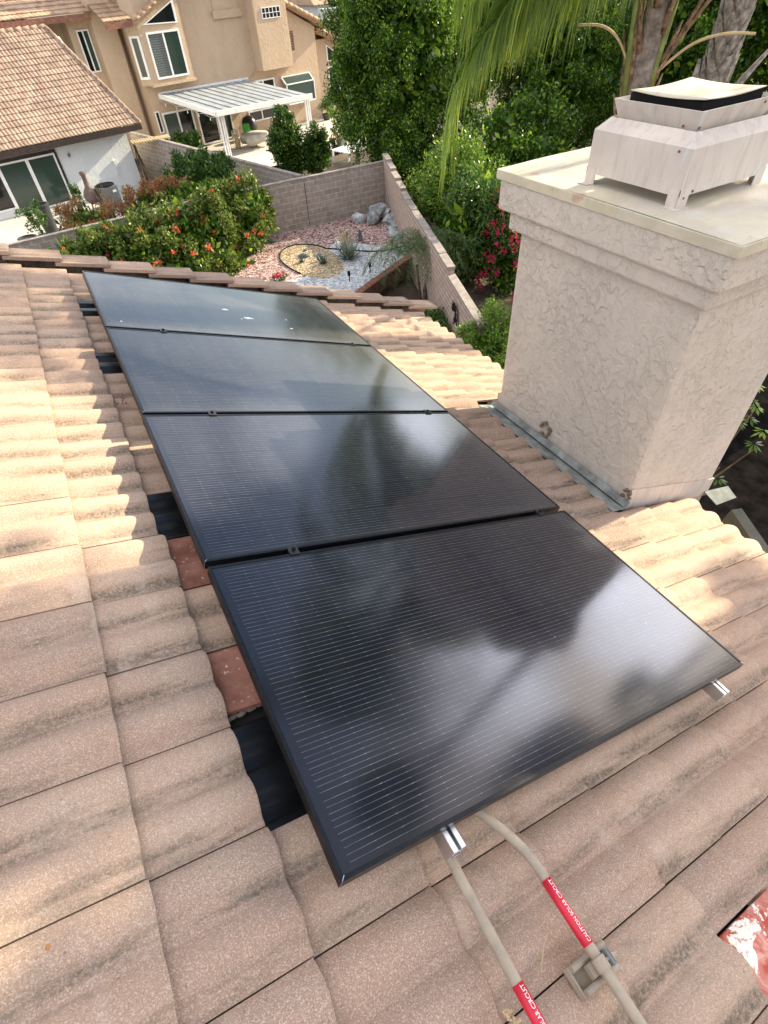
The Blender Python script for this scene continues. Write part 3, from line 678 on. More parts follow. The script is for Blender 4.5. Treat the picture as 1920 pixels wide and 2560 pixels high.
# ------------------------------------------------------------------ solar panels, rails, clamps
PW, PH, PITCH = 1.848, 1.030, 1.050
def add_panel(i, label):
    dx = (0.0, -0.004, 0.0, 0.0)[i]
    root = empty('solar_panel', roofpt(dx, i * PITCH + (0.006 if i else 0.0), 0), label, 'solar panel', 'black solar panels in one column on the roof', ROOFROT)
    f = MB(); b = 0.011; d = 0.035
    f.box((0, 0, -d), (PW, b, 0)); f.box((0, PH - b, -d), (PW, PH, 0))
    f.box((0, b, -d), (b, PH - b, 0)); f.box((PW - b, b, -d), (PW, PH - b, 0))
    f.box((b, b, -d), (PW - b, b + 0.018, -d + 0.002)); f.box((b, PH - b - 0.018, -d), (PW - b, PH - b, -d + 0.002))
    fo = f.build('frame', m_frame, root, bevel=0.0012)
    gm = MB(); gm.box((b - 0.001, b - 0.001, -0.007), (PW - b + 0.001, PH - b + 0.001, -0.0022)); gm.build('glass', m_glass, root)
    bm_ = MB(); bm_.box((0.8, PH - 0.14, -0.03), (0.92, PH - 0.05, -0.0075)); bm_.build('junction_box', m_black, root)
    for (x, y, sx, sy) in ((0, 0, 1, 1), (PW, 0, -1, 1)):
        c_ = MB(); c_.add([(x - sx * 0.0004, y - 0.0004, 0), (x + sx * 0.0012, y - 0.0004, 0), (x + sx * 0.0012, y - 0.0004, -d), (x - sx * 0.0004, y - 0.0004, -d)], [(0, 1, 2, 3)])
        c_.build('corner_joint', m_alu, root); c_ = MB(); c_.add([(x, y, 0.0004), (x + sx * 0.0013, y, 0.0004), (x + sx * b, y + b - 0.001, 0.0004), (x + sx * (b - 0.0014), y + b, 0.0004)], [(0, 1, 2, 3)]); c_.build('mitre_seam', m_alu, root)
    
    return root
p0 = add_panel(0, 'nearest black solar panel, with the two metal rails sticking out below it')
add_panel(1, 'second black solar panel up, its right corner just past the foot of the chimney')
p2 = add_panel(2, 'third black solar panel up, dusty grey with the chimney shadow across its right half')
p3 = add_panel(3, 'farthest black solar panel, grey with white bird droppings')
mb = MB(); g = np.random.default_rng(11)
for (x, y, a, b_) in ((0.86, 0.50, 0.022, 0.014), (0.99, 0.36, 0.034, 0.017), (0.93, 0.33, 0.006, 0.005), (1.30, 0.40, 0.008, 0.006), (1.27, 0.22, 0.011, 0.006), (0.10, 0.10, 0.006, 0.004)):
    pts = [(x + a * (1 + 0.35 * math.sin(3 * k)) * math.cos(k * 0.5236), y + b_ * (1 + 0.3 * math.cos(2.3 * k)) * math.sin(k * 0.5236)) for k in range(12)]
    mb = MB(); mb.prism(pts, -0.0024, -0.0008); mb.build('bird_dropping', m_whitepaint, p3)

for s, lab in ((0.318, 'left aluminium rail poking out under the nearest panel beside the conduits'), (1.668, 'right aluminium rail poking out under the lower right panel corner')):
    root = empty('mounting_rail', roofpt(s, -0.03, -0.04), lab, 'rail', 'aluminium rails under the panels', ROOFROT)
    mb = MB(); y0, y1 = -0.022, 4.20
    for (xa, za_, xb, zb_) in ((-0.020, -0.052, 0.020, -0.048), (-0.020, -0.048, -0.017, -0.004), (0.017, -0.048, 0.020, -0.004), (-0.017, -0.026, 0.017, -0.023), (-0.020, -0.004, -0.006, -0.0005), (0.006, -0.004, 0.020, -0.0005), (-0.0165, -0.018, 0.0165, -0.012)):
        mb.box((xa, y0, za_), (xb, y1, zb_))
    mb.build('rail_profile', m_alu, root, bevel=0.0006)
    if s < 1:
        mb = MB(); mb.add([(-0.018, -0.0225, -0.05), (0.018, -0.0225, -0.05), (0.018, -0.0225, -0.002), (-0.018, -0.0225, -0.002)], [(0, 1, 2, 3)]); 
    for k in (1, 2, 3):
        yy = 0.03 + k * PITCH - 0.007
        cm = MB(); cm.box((-0.019, yy - 0.022, 0.0405), (0.019, yy + 0.022, 0.0445)); cm.box((-0.019, yy - 0.007, 0.0), (-0.016, yy + 0.007, 0.0404)); cm.box((0.016, yy - 0.007, 0.0), (0.019, yy + 0.007, 0.0404))
        co = cm.build('mid_clamp', m_clamp, root, bevel=0.0008)
        bo = MB(); bo.lathe([(0.0075, 0.0448), (0.0078, 0.0525), (0.005, 0.0535)], (0, yy, 0), 10); bo.build('bolt', m_black, co)
    for yy in (0.42, 1.62, 3.05, 4.02):
        st = MB(); st.box((-0.03, yy - 0.02, -0.150), (0.03, yy + 0.02, -0.143)); st.box((0.0205, yy - 0.02, -0.1425), (0.0265, yy + 0.02, -0.01)); st.build('mount_foot', m_frame, root)

# ------------------------------------------------------------------ conduits with labels
def smooth_path(P, n=8):
    P = [Vector(p) for p in P]; out = []
    for i in range(len(P) - 1):
        p0_, p1_, p2_, p3_ = P[max(i - 1, 0)], P[i], P[i + 1], P[min(i + 2, len(P) - 1)]
        for k in range(n):
            t = k / n
            out.append(0.5 * ((2 * p1_) + (p2_ - p0_) * t + (2 * p0_ - 5 * p1_ + 4 * p2_ - p3_) * t * t + (3 * p1_ - p0_ - 3 * p2_ + p3_) * t ** 3))
    out.append(P[-1]); return out
CR = 0.0135
def text_mesh(txt, size):
    cu = bpy.data.curves.new('t', 'FONT'); cu.body = txt; cu.size = size; cu.resolution_u = 4; cu.offset = size * 0.012
    ob = bpy.data.objects.new('t', cu); COL.objects.link(ob)
    dg = bpy.context.evaluated_depsgraph_get(); me = bpy.data.meshes.new_from_object(ob.evaluated_get(dg))
    v = [tuple(x.co) for x in me.vertices]; f = [tuple(p.vertices) for p in me.polygons]
    bpy.data.objects.remove(ob); bpy.data.curves.remove(cu); return v, f
def conduit(pts, lab, label_t0, label_t1, txt, xs):
    root = empty('conduit', roofpt(*pts[-1]), lab, 'conduit', 'tan conduits running down from the array')
    W_ = [roofpt(*p) for p in smooth_path(pts)]
    def ch_(o): o.parent = root; o.matrix_parent_inverse = Matrix.Translation(root.location).inverted(); return o
    mb = MB(); mb.tube(W_, CR, 16); ch_(mb.build('pipe', m_conduit, smooth=True))
    # label: a sleeve round the pipe in its straight lower run
    a = roofpt(xs, label_t0, pts[-1][2]); b = roofpt(xs, label_t1, pts[-1][2])
    mb = MB(); mb.tube([a, b], CR + 0.0007, 20); so_ = ch_(mb.build('warning_label', m_redlabel, smooth=True))
    v, f = text_mesh(txt, 0.0135)
    L_ = (b - a).length; ax = (b - a).normalized()
    wid = max(p[0] for p in v); k = (L_ - 0.008) / wid
    nrm = (roofpt(0, 0, 1) - roofpt(0, 0, 0)).normalized(); view = (Vector(cam.location) - (a + b) / 2); view = (view - ax * view.dot(ax)).normalized()
    side = nrm.cross(ax).normalized()      # letters' up direction around the pipe
    base = nrm
    up_ = side if side.x < 0 else -side
    rr = CR + 0.0012; vs = []
    for x, y, z in v:
        th = (y - 0.0048) / rr
        vs.append(a + ax * (0.004 + x * k) + (base * math.cos(th) + up_ * math.sin(th)) * rr)
    mb = MB(); mb.add(vs, f); t_ = mb.build('label_text', m_whitepaint); t_.parent = so_; t_.matrix_parent_inverse = (Matrix.Translation(root.location)).inverted() @ Matrix.Translation(root.location) if False else Matrix.Identity(4)
    return root
h0 = -0.105
conduit([(0.40, 0.35, -0.125), (0.42, 0.14, -0.118), (0.452, 0.03, -0.098), (0.490, -0.06, -0.088), (0.512, -0.13, -0.086), (0.515, -0.20, -0.086), (0.515, -0.40, -0.086), (0.515, -0.85, -0.086)],
        'right hand tan conduit, bent, held by the strut bracket, whole red warning label', -0.348, -0.198, 'CAUTION SOLAR CIRCUIT', 0.515)
conduit([(0.325, 0.35, -0.118), (0.322, 0.10, -0.112), (0.318, 0.0, -0.104), (0.309, -0.12, -0.096), (0.304, -0.24, -0.092), (0.301, -0.32, -0.090), (0.301, -0.45, -0.090), (0.301, -0.85, -0.090)],
        'left hand tan conduit leaving the rail, its red label cut by the photo edge', -0.470, -0.320, 'CAUTION SOLAR CIRCUIT', 0.301)
# support bracket
root = empty('conduit_bracket', roofpt(0.515, -0.388, -0.13), 'tan galvanised strut bracket clamping the right hand conduit to the tiles', 'bracket', None, ROOFROT)
mb = MB()
mb.box((-0.062, -0.030, -0.018), (0.058, 0.030, -0.013)); mb.box((-0.062, -0.032, -0.018), (-0.057, 0.032, 0.006)); mb.box((0.053, -0.032, -0.018), (0.058, 0.032, 0.006))
mb.build('base_plate', m_conduit, root, bevel=0.001)
for yy in (-0.024, 0.024):
    mb = MB(); mb.tube([(-0.058, yy, 0.014), (0.060, yy, 0.014)], 0.0078, 10); mb.box((-0.058, yy - 0.004, -0.0125), (0.058, yy + 0.004, 0.008)); mb.build('channel_side', m_conduit, root)
mb = MB(); pts = [Vector((math.cos(a) * 0.0175, 0, 0.044 + math.sin(a) * 0.0175)) for a in np.linspace(-0.9, math.pi + 0.9, 16)]
for i in range(len(pts) - 1):
    p, q_ = pts[i], pts[i + 1]
    pi_, qi = (p - Vector((0, 0, 0.044))) * 0.86 + Vector((0, 0, 0.044)), (q_ - Vector((0, 0, 0.044))) * 0.86 + Vector((0, 0, 0.044))
    v = []
    for yy in (-0.014, 0.014):
        v += [(p.x, yy, p.z), (q_.x, yy, q_.z), (qi.x, yy, qi.z), (pi_.x, yy, pi_.z)]
    mb.add(v, [(0, 1, 2, 3), (7, 6, 5, 4), (0, 4, 5, 1), (3, 2, 6, 7)])
mb.box((-0.026, -0.014, 0.014), (-0.012, 0.014, 0.030)); mb.box((0.012, -0.014, 0.014), (0.030, 0.014, 0.030))
mb.build('strap', m_conduit, root)
mb = MB(); mb.box((0.020, -0.016, 0.016), (0.024, 0.018, 0.062)); mb.box((0.027, -0.013, 0.016), (0.030, 0.016, 0.060)); mb.build('strap_ear', m_galv, root, bevel=0.001)
mb = MB(); mb.tube([(0.006, 0.0, 0.052), (0.052, 0.0, 0.052)], 0.0036, 8); mb.tube([(0.031, 0, 0.052), (0.037, 0, 0.052)], 0.0080, 6); mb.build('bolt', m_conduit, root)

# straw and debris lying on the roof
def straw(pts, lab, r=0.0012):
    mb = MB(); P = [roofpt(*p) for p in smooth_path(pts, 4)]
    mb.tube(P, r, 5); o = mb.build('straw_blade', m_straw); tag(o, lab, 'straw', 'dry stalks on the tiles'); return o
straw([(-0.16, 0.925, -0.160), (-0.09, 0.895, -0.140), (-0.03, 0.90, -0.148), (0.012, 0.905, -0.140)], 'long dry stalk across the bare red tile', 0.0016)
straw([(0.78, -0.035, -0.124), (0.80, 0.005, -0.122), (0.80, 0.03, -0.130)], 'short curved stalk below the nearest panel edge')
straw([(0.40, -0.335, -0.145), (0.44, -0.300, -0.138), (0.47, -0.285, -0.140)], 'thin pale stalk between the two conduits', 0.0008)
mb = MB(); g = np.random.default_rng(4)
for k in range(16):
    p = roofpt(0.268 + g.normal() * 0.007, -0.352 + g.normal() * 0.010, -0.133 + g.uniform(0, 0.008)); mb.lathe([(0.0005, -0.003), (0.0035, 0), (0.0005, 0.003)], p, 6)
tag(mb.build('seed_clump', m_straw), 'small clump of seeds on the tile edge beside the left conduit', 'seeds')
mb = MB(); p = roofpt(-0.545, 0.175, -0.131); mb.lathe([(0.001, -0.001), (0.006, 0), (0.001, 0.0015)], p, 7)
tag(mb.build('dry_leaf', M_plain('brown leaf', (0.35, 0.17, 0.04), 0.8)), 'tiny brown leaf scrap on the tile at the left edge', 'leaf')
mb = MB(); g = np.random.default_rng(14)
for k in range(22):
    p = roofpt(-0.02 + g.normal() * 0.02, 2.56 + g.normal() * 0.05, -0.165 + g.uniform(0, 0.008)); mb.lathe([(0.0005, -0.004), (0.006, 0), (0.0005, 0.004)], p, 5)
tag(mb.build('tile_rubble', m_terra), 'crumbs of broken tile beside the cut pieces', 'rubble', None, 'stuff')
# ------------------------------------------------------------------ ground and yards
def sheet(name, poly, z, mat, kind='structure', label=None):
    mb = MB(); mb.add([(x, y, z) for x, y in poly], [tuple(range(len(poly)))]); o = mb.build(name, mat); tag(o, label, None, None, kind); return o
sheet('ground', [(-400, -400), (400, -400), (400, 900), (-400, 900)], G - 0.3, m_ground)
sheet('patio', [(10.0, 36.0), (26, 39.0), (25, 49.5), (6.5, 46.0)], G, m_concrete)
sheet('terrace', [(-9, 24.0), (1.2, 24.2), (5.0, 33), (4.6, 38.3), (-9, 36.0)], G + 0.1, m_concrete)
def ell(cx, cy, rx_, ry, n=40, wob=0.05):
    return [(cx + rx_ * math.cos(a) * (1 + wob * math.sin(3 * a)), cy + ry * math.sin(a) * (1 + wob * math.cos(2 * a))) for a in np.linspace(0, 2 * math.pi, n, endpoint=False)]
ZG = -6.32
sheet('pink_gravel', [(4.0, 23.8), (4.0, 19.2), (6.6, 18.6), (8.6, 20.2), (9.3, 21.3), (10.6, 19.0), (12.4, 19.4), (13.1, 23.6)], ZG, m_gpink, 'stuff', 'pink crushed gravel bed below the block wall')
mbw = [(5.8, 18.9), (6.0, 15.35), (9.2, 17.12), (11.2, 18.2), (11.6, 19.5), (10.6, 19.6), (9.5, 21.3), (8.6, 20.6), (7.2, 18.7)]
sheet('white_gravel', mbw, ZG + 0.006, m_gwhite, 'stuff', 'white pebble bed around the aloe')
tanp = ell(7.75, 20.0, 1.0, 2.05)
sheet('tan_gravel', tanp, ZG + 0.012, m_gtan, 'stuff', 'oval bed of tan gravel inside the dark edging')
mb = MB(); mb.tube([(x, y, ZG + 0.03) for x, y in tanp[2:24]] , 0.022, 6)
tag(mb.build('garden_edging', m_black), 'dark curved edging strip around the oval tan gravel bed', 'edging', 'dark garden edging')
mb = MB(); mb.tube([(8.78, 20.7, ZG + 0.03), (9.4, 20.0, ZG + .03), (9.9, 19.4, ZG + .03), (10.4, 19.05, ZG + .03), (11.3, 19.0, ZG + .03)], 0.024, 6)
tag(mb.build('garden_edging', m_black), 'dark edging strip between the white pebbles and pink gravel behind the aloe', 'edging', 'dark garden edging')
# raised planter front in brown block with red brick capping
pl = empty('brick_planter', (9.1, 17.0, G), 'low brown retaining wall with red brick capping in front of the white pebbles', 'planter')
def chd(o, root):
    o.parent = root; o.matrix_parent_inverse = root.matrix_world.inverted() if False else (Matrix.Translation(root.location) @ root.rotation_euler.to_matrix().to_4x4()).inverted(); return o
def wall_run(name, a, b, z0, z1, th, mat, root=None, cap=None, caph=0.06, capover=0.02, capname='cap', topfn=None):
    a, b = Vector((*a, 0)), Vector((*b, 0)); Ln = (b - a).length; an = math.atan2((b - a).y, (b - a).x)
    mb = MB(); mb.box((0, -th / 2, 0), (Ln, th / 2, z1 - z0 - (caph if cap else 0)))
    o = mb.build(name, mat, None, False, loc=(a.x, a.y, z0), rot=(0, 0, an))
    if cap:
        n = max(1, int(Ln / 0.4)); mb = MB(); d = Ln / n
        for i in range(n): mb.box((i * d + 0.003, -th / 2 - capover, z1 - z0 - caph + 0.002), ((i + 1) * d - 0.003, th / 2 + capover, z1 - z0 - 0.003 * (i % 2)))
        c_ = mb.build(capname, cap, None, False); c_.parent = o if root is None else None
        if root is not None: c_.location = o.location; c_.rotation_euler = o.rotation_euler; chd(c_, root)
    if root is not None: chd(o, root)
    return o
wall_run('block_face', (5.0, 14.6), (11.4, 18.15), G, ZG + 0.10, 0.22, m_planterw, pl, m_brick, 0.06, 0.03, 'brick_cap')
# garden walls
o = wall_run('block_wall', (-7.5, 22.9), (5.3, 23.85), G, G + 2.22, 0.16, m_cmu, None, m_capstone, 0.05)
tag(o, 'grey block garden wall running on to the left behind the flowering hedge', 'wall')
o = wall_run('block_wall', (5.3, 23.85), (13.05, 23.55), G, G + 2.22, 0.16, m_cmu, None, m_capstone, 0.05)
tag(o, 'stained grey block wall behind the pink gravel bed', 'wall')
mb = MB(); mb.box((3.99, -0.086, 0), (4.012, -0.079, 2.1)); j = mb.build('control_joint', m_black, o)
o = wall_run('block_wall', (9.35, 24.1), (5.4, 40.2), G, G + 2.22, 0.16, m_cmu, None, m_capstone, 0.05)
tag(o, 'block wall dividing the two neighbouring yards, meeting the back wall at an angle', 'wall')
# side wall, stepping down towards the house
A_, B_ = Vector((13.1, 23.5)), Vector((8.0, 9.6))
sw = empty('side_wall', (A_.x, A_.y, G), 'pinkish slump block side wall with a stepped top right of the rock pile', 'wall')
nseg = 9; Lt = (B_ - A_).length
an = math.atan2((B_ - A_).y, (B_ - A_).x)
for i in range(nseg):
    pass
mb = MB(); mc = MB(); d = Lt / 14
for i in range(14):
    top = 2.42 - 0.09 * i if i < 5 else (2.0 + 0.02 * (i % 2) if i < 11 else 1.80)
    top = max(top, 1.75)
    mb.box((i * d, -0.09, -0.4), ((i + 1) * d - 0.001, 0.09, top)); mc.box((i * d - 0.01, -0.12, top + 0.002), ((i + 1) * d - 0.012, 0.12, top + 0.062))
o = mb.build('block_face', m_slump, None, loc=(A_.x, A_.y, G), rot=(0, 0, an)); chd(o, sw)
o = mc.build('wall_cap', m_capstone, None, loc=(A_.x, A_.y, G), rot=(0, 0, an)); chd(o, sw)

# ------------------------------------------------------------------ foliage things
def plant(name, label, cat, c, clouds, mat, trunk=None, group=None, seed=1, leafname='foliage', flowers=None):
    root = empty(name, c, label, cat, group)
    inv = Matrix.Translation(root.location).inverted()
    Ps = []
    for cl in clouds: Ps.append(cl['P'])
    o = None
    for i, cl in enumerate(clouds):
        o = foliage(leafname if i == 0 else cl.get('name', leafname), cl['P'], cl['size'], cl.get('mat', mat), root, seed + i, cl.get('el', 2.0), cl.get('up', 0.35), cl.get('dirs'))
        o.matrix_parent_inverse = inv
    if trunk:
        mb = MB()
        for pts, r in trunk: mb.tube(pts, r, 8)
        t_ = mb.build('trunk', m_bark, root, smooth=True); t_.matrix_parent_inverse = inv
    return root
def clump(c, r, seed, nclump, per, cr=(0.12, 0.24), lower=-0.9, inner=0.25):
    return crown_points(np.random.default_rng(seed), c, r, nclump, per, cr, lower, inner)
def core(c, r, seed, n):
    return blob(np.random.default_rng(seed), n, c, r, 0.2)
def bark(c, h, r, lean=(0, 0), n=5, br=4, seed=0):
    g = np.random.default_rng(seed); c = Vector(c); out = []
    pts = [c + Vector((lean[0] * k / n, lean[1] * k / n, h * k / n)) for k in range(n + 1)]
    out.append((pts, [r * (1 - 0.5 * k / n) for k in range(n + 1)]))
    for i in range(br):
        a = g.uniform(0, 6.28); s = pts[2 + i % (n - 2)]
        e = s + Vector((math.cos(a), math.sin(a), 1.1)) * h * g.uniform(0.2, 0.4)
        m_ = (s + e) / 2 + Vector((0, 0, -0.05 * h)); out.append(([s, m_, e], [r * 0.5, r * 0.38, r * 0.15]))
    return out

def plumes(c, r, seed, n, per):  # shoots on the sunward side; their brighter leaf colour paints in the sunlight
    g = np.random.default_rng(seed); out = []
    for i in range(n):
        d = g.normal(size=3) + np.array((0.5, -0.5, 0.5)); d /= np.linalg.norm(d); cc = np.array(c) + d * np.array(r) * g.uniform(0.95, 1.08)
        q = g.uniform(0.18, 0.36); out.append(blob(g, per, cc, (q, q, q * 2.2), 0.2))
    return np.concatenate(out)
# tall clipped ficus behind the side wall corner
cl = [dict(P=clump((15.9, 27.2, -1.2), (3.1, 2.9, 4.9), 21, 220, 520, (0.11, 0.2), -1, 0.12), size=0.125),
      dict(P=core((15.9, 27.2, -1.2), (2.5, 2.3, 4.3), 22, 9000), size=0.45, name='inner_foliage'),
      dict(P=clump((15.0, 24.9, -4.9), (1.1, 1.0, 1.8), 23, 40, 330, (0.2, 0.36), -1, 0.1), size=0.14, name='lower_shoots'), dict(P=plumes((15.9, 27.2, -1.2), (3.2, 3.0, 4.9), 501, 60, 150), size=0.12, name='shoots_coloured_sunlit', mat=lf_bright, up=1.2)]
plant('ficus_tree', 'tall dense dark green tree rising behind the corner of the block walls', 'tree', (15.9, 27.2, G), cl, lf_ficus, bark((15.9, 27.2, G), 4, 0.25, seed=1), 'dense dark trees beyond the walls', 31)
cl = [dict(P=clump((21.6, 30.6, -0.2), (3.5, 3.0, 4.6), 24, 190, 480, (0.11, 0.2), -1, 0.12), size=0.135, mat=lf_bright),
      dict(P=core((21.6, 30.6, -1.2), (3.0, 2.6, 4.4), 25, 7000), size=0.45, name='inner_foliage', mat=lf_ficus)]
plant('ficus_tree', 'tree with sunlit yellow green top between the dark ficus and the palm fronds', 'tree', (21.6, 30.6, G), cl, lf_bright, bark((21.6, 30.6, G), 4, 0.25, seed=2), 'dense dark trees beyond the walls', 34)
cl = [dict(P=clump((24.4, 25.2, -2.6), (4.0, 3.0, 4.2), 26, 200, 480, (0.10, 0.2), -1, 0.12), size=0.125),
      dict(P=core((24.4, 25.2, -2.6), (3.5, 2.5, 3.7), 27, 8000), size=0.45, name='inner_foliage'), dict(P=plumes((24.4, 25.2, -2.6), (4.1, 3.1, 4.3), 502, 26, 130), size=0.12, name='shoots_coloured_sunlit', mat=lf_mid, up=1.2)]
plant('ficus_tree', 'very dark hedge like tree behind the hanging palm frond', 'tree', (24.4, 25.2, G), cl, lf_ficus, bark((24.4, 25.2, G), 3, 0.25, seed=3), 'dense dark trees beyond the walls', 37)
cl = [dict(P=clump((31.5, 22.6, -2.0), (5.0, 3.4, 4.6), 28, 200, 300, (0.10, 0.2), -1, 0.12), size=0.20),
      dict(P=core((31.5, 22.6, -2.2), (4.4, 2.8, 4.0), 29, 8000), size=0.5, name='inner_foliage')]
plant('ficus_tree', 'dark tree seen between the two palm trunks above the chimney hood', 'tree', (31.5, 22.6, G), cl, lf_ficus, bark((31.5, 22.6, G), 3, 0.3, seed=4), 'dense dark trees beyond the walls', 41)
cl = [dict(P=clump((33, 14.0, -1.6), (4.4, 5.2, 4.4), 30, 170, 260, (0.12, 0.22), -1, 0.12), size=0.24, mat=lf_olive),
      dict(P=core((33, 14.0, -2.0), (3.9, 4.6, 4.0), 32, 6000), size=0.5, name='inner_foliage', mat=lf_ficus)]
plant('silvery_tree', 'glittering grey green tree behind the thick palm trunk at the right edge', 'tree', (33, 14, G), cl, lf_olive, bark((33, 14, G), 3, 0.3, seed=5), None, 45)
cl = [dict(P=clump((1.2, 60, -1.6), (3.2, 2.6, 3.2), 33, 70, 240, (0.14, 0.26)), size=0.36, mat=lf_olive),
      dict(P=core((1.2, 60, -2.4), (2.7, 2.2, 3.6), 34, 2500), size=0.6, name='inner_foliage', mat=lf_ficus)]
plant('olive_tree', 'grey green tree behind the roof of the tan house at the top left corner', 'tree', (1.2, 60, G), cl, lf_olive, bark((1.2, 60, G), 3, 0.3, seed=6), None, 48)

# flowering hedge on our side of the wall
def hedge_pts(seed, boxes, per):
    g = np.random.default_rng(seed); out = []
    for (c, r, n) in boxes: out.append(crown_points(g, c, r, n, per, (0.16, 0.30), -1, 0.2))
    return np.concatenate(out)
hb = [((-0.2, 22.2, -5.5), (1.5, 0.8, 1.1), 45), ((0.9, 22.3, -5.45), (1.5, 0.9, 1.3), 45), ((2.3, 22.0, -5.35), (1.5, 1.1, 1.35), 50), ((4.2, 22.1, -5.35), (1.6, 1.1, 1.45), 60), ((6.0, 22.6, -5.2), (1.25, 0.9, 1.45), 60), ((3.6, 21.2, -6.0), (2.6, 0.9, 0.8), 40), ((6.9, 22.9, -5.2), (0.55, 0.4, 0.9), 18)]
P = hedge_pts(51, hb, 190)
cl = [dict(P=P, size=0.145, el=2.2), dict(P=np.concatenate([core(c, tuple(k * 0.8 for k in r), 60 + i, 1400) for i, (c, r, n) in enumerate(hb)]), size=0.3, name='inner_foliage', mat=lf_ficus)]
hg = plant('flowering_hedge', 'long green hedge with orange red trumpet flowers spilling over the block wall', 'hedge', (3.4, 22.2, G), cl, lf_hedge, None, None, 61)
g = np.random.default_rng(9); cam_v = np.array([0, 0, 1.35])
inv = Matrix.Translation(hg.location).inverted()
cand = P[(P[:, 1] < 22.3) | (P[:, 2] > -4.6)]
FP = []
for i in range(120):
    c = cand[g.integers(len(cand))]; d = (cam_v - c); d /= np.linalg.norm(d); c = c + d * 0.22
    FP.append(blob(g, 9, c, (0.07, 0.07, 0.06), 0.2))
o = foliage('flowers', np.concatenate(FP), 0.13, fl_orange, hg, 71, 1.6, 0.6); o.matrix_parent_inverse = inv; tag(o, 'orange red trumpet flowers', None, None, 'stuff')
# bright young growth over the wall behind it
def bush(name, lab, c, r, mat, seed, n=45, per=170, size=0.13, group=None, cr=(0.16, 0.30), cat='bush', el=2.0, up=0.35, inner=True, trunk=False):
    cl = [dict(P=clump(c, r, seed, n, per, cr, -1, 0.2), size=size, el=el, up=up)]
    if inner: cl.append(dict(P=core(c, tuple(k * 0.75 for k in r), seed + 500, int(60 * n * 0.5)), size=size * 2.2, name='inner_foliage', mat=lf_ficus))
    return plant(name, lab, cat, (c[0], c[1], G), cl, mat, bark((c[0], c[1], G), max(0.6, c[2] - r[2] * 0.3 - G), 0.06, seed=seed) if trunk else None, group, seed)
bush('shrub', 'yellow green shrub behind the wall between the reddish shrubs', (5.3, 24.9, -4.85), (1.1, 0.6, 0.7), lf_bright, 81, 30, 150, 0.13, 'shrubs behind the block wall')
bush('shrub', 'rusty red shrub standing just left of the air conditioner', (0.75, 25.6, -5.15), (1.5, 0.8, 0.95), lf_redsh, 82, 60, 170, 0.11, 'shrubs behind the block wall')
bush('shrub', 'rusty red shrub standing right of the air conditioner', (3.6, 25.6, -4.80), (1.55, 0.7, 0.75), lf_redsh, 83, 60, 170, 0.12, 'shrubs behind the block wall')
bush('shrub', 'glossy green bush below the rustic arch, between the two block walls', (6.0, 27.3, -4.95), (1.6, 1.2, 1.15), lf_mid, 84, 80, 190, 0.17, 'shrubs behind the block wall', el=2.4, up=1.0)
bush('shrub', 'low clipped bush at the foot of the tan house beside the glass doors', (8.8, 42.0, -6.0), (1.2, 0.8, 0.95), lf_mid, 85, 26, 150, 0.18)
bush('citrus_tree', 'small upright citrus tree in front of the patio post', (12.35, 33.4, -5.15), (0.9, 0.7, 1.65), lf_mid, 86, 60, 150, 0.15, 'young trees in the neighbouring yard', (0.17, 0.3), 'tree', trunk=True)
bush('citrus_tree', 'shorter citrus tree right of the upright one', (14.0, 33.2, -5.75), (0.95, 0.7, 1.15), lf_mid, 87, 50, 150, 0.15, 'young trees in the neighbouring yard', (0.2, 0.34), 'tree', trunk=True)
# right of the side wall
bush('shrub', 'leafy shrub with peach coloured tips under the hanging palm frond', (13.5, 18.8, -4.7), (1.7, 1.6, 1.5), lf_bright, 88, 90, 170, 0.12, 'shrubs right of the side wall')
bush('shrub', 'dark drooping leafy tree leaning over the side wall', (12.5, 16.0, -5.1), (1.6, 1.3, 1.6), lf_mid, 89, 80, 190, 0.20, 'shrubs right of the side wall', el=3.0, up=-0.8, trunk=True)
bv = bush('bougainvillea', 'bougainvillea with magenta blossom beside the chimney', (13.2, 14.8, -5.7), (1.15, 1.1, 2.4), lf_mid, 90, 80, 170, 0.10, 'shrubs right of the side wall')
g = np.random.default_rng(19); FP = []
for i in range(120):
    d = g.normal(size=3) + np.array((-0.5, -0.5, 0)); d /= np.linalg.norm(d); c = np.array((13.1, 14.7, -5.75)) + d * np.array((1.2, 1.15, 2.35)); FP.append(blob(g, 22, c, (0.13, 0.13, 0.16), 0.2))
o = foliage('blossom', np.concatenate(FP), 0.075, fl_pink, bv, 72, 1.3, 0.3); o.matrix_parent_inverse = Matrix.Translation(bv.location).inverted(); tag(o, 'magenta bracts', None, None, 'stuff')
bush('shrub', 'bright yellow green shrub between the wall ornament and the chimney', (8.15, 9.4, -5.55), (0.8, 0.9, 1.15), lf_bright, 91, 110, 200, 0.060, 'shrubs right of the side wall')
bush('shrub', 'low dark shrub at the foot of the side wall near the small palm', (8.5, 12.8, -6.4), (0.9, 1.0, 0.55), lf_mid, 92, 40, 150, 0.09)
for (x, y, z, rx_, ry, rz_, lab, sd) in ((18.2, 21.5, -5.2, 2.8, 2.4, 2.4, 'dark ground shrub beyond the side wall behind the bougainvillea', 93), (16.5, 17, -7.0, 2.2, 2.0, 1.4, 'dark ground shrub hidden low behind the bougainvillea', 94)):
    bush('shrub', lab, (x, y, z), (rx_, ry, rz_), lf_ficus, sd, 60, 150, 0.2)

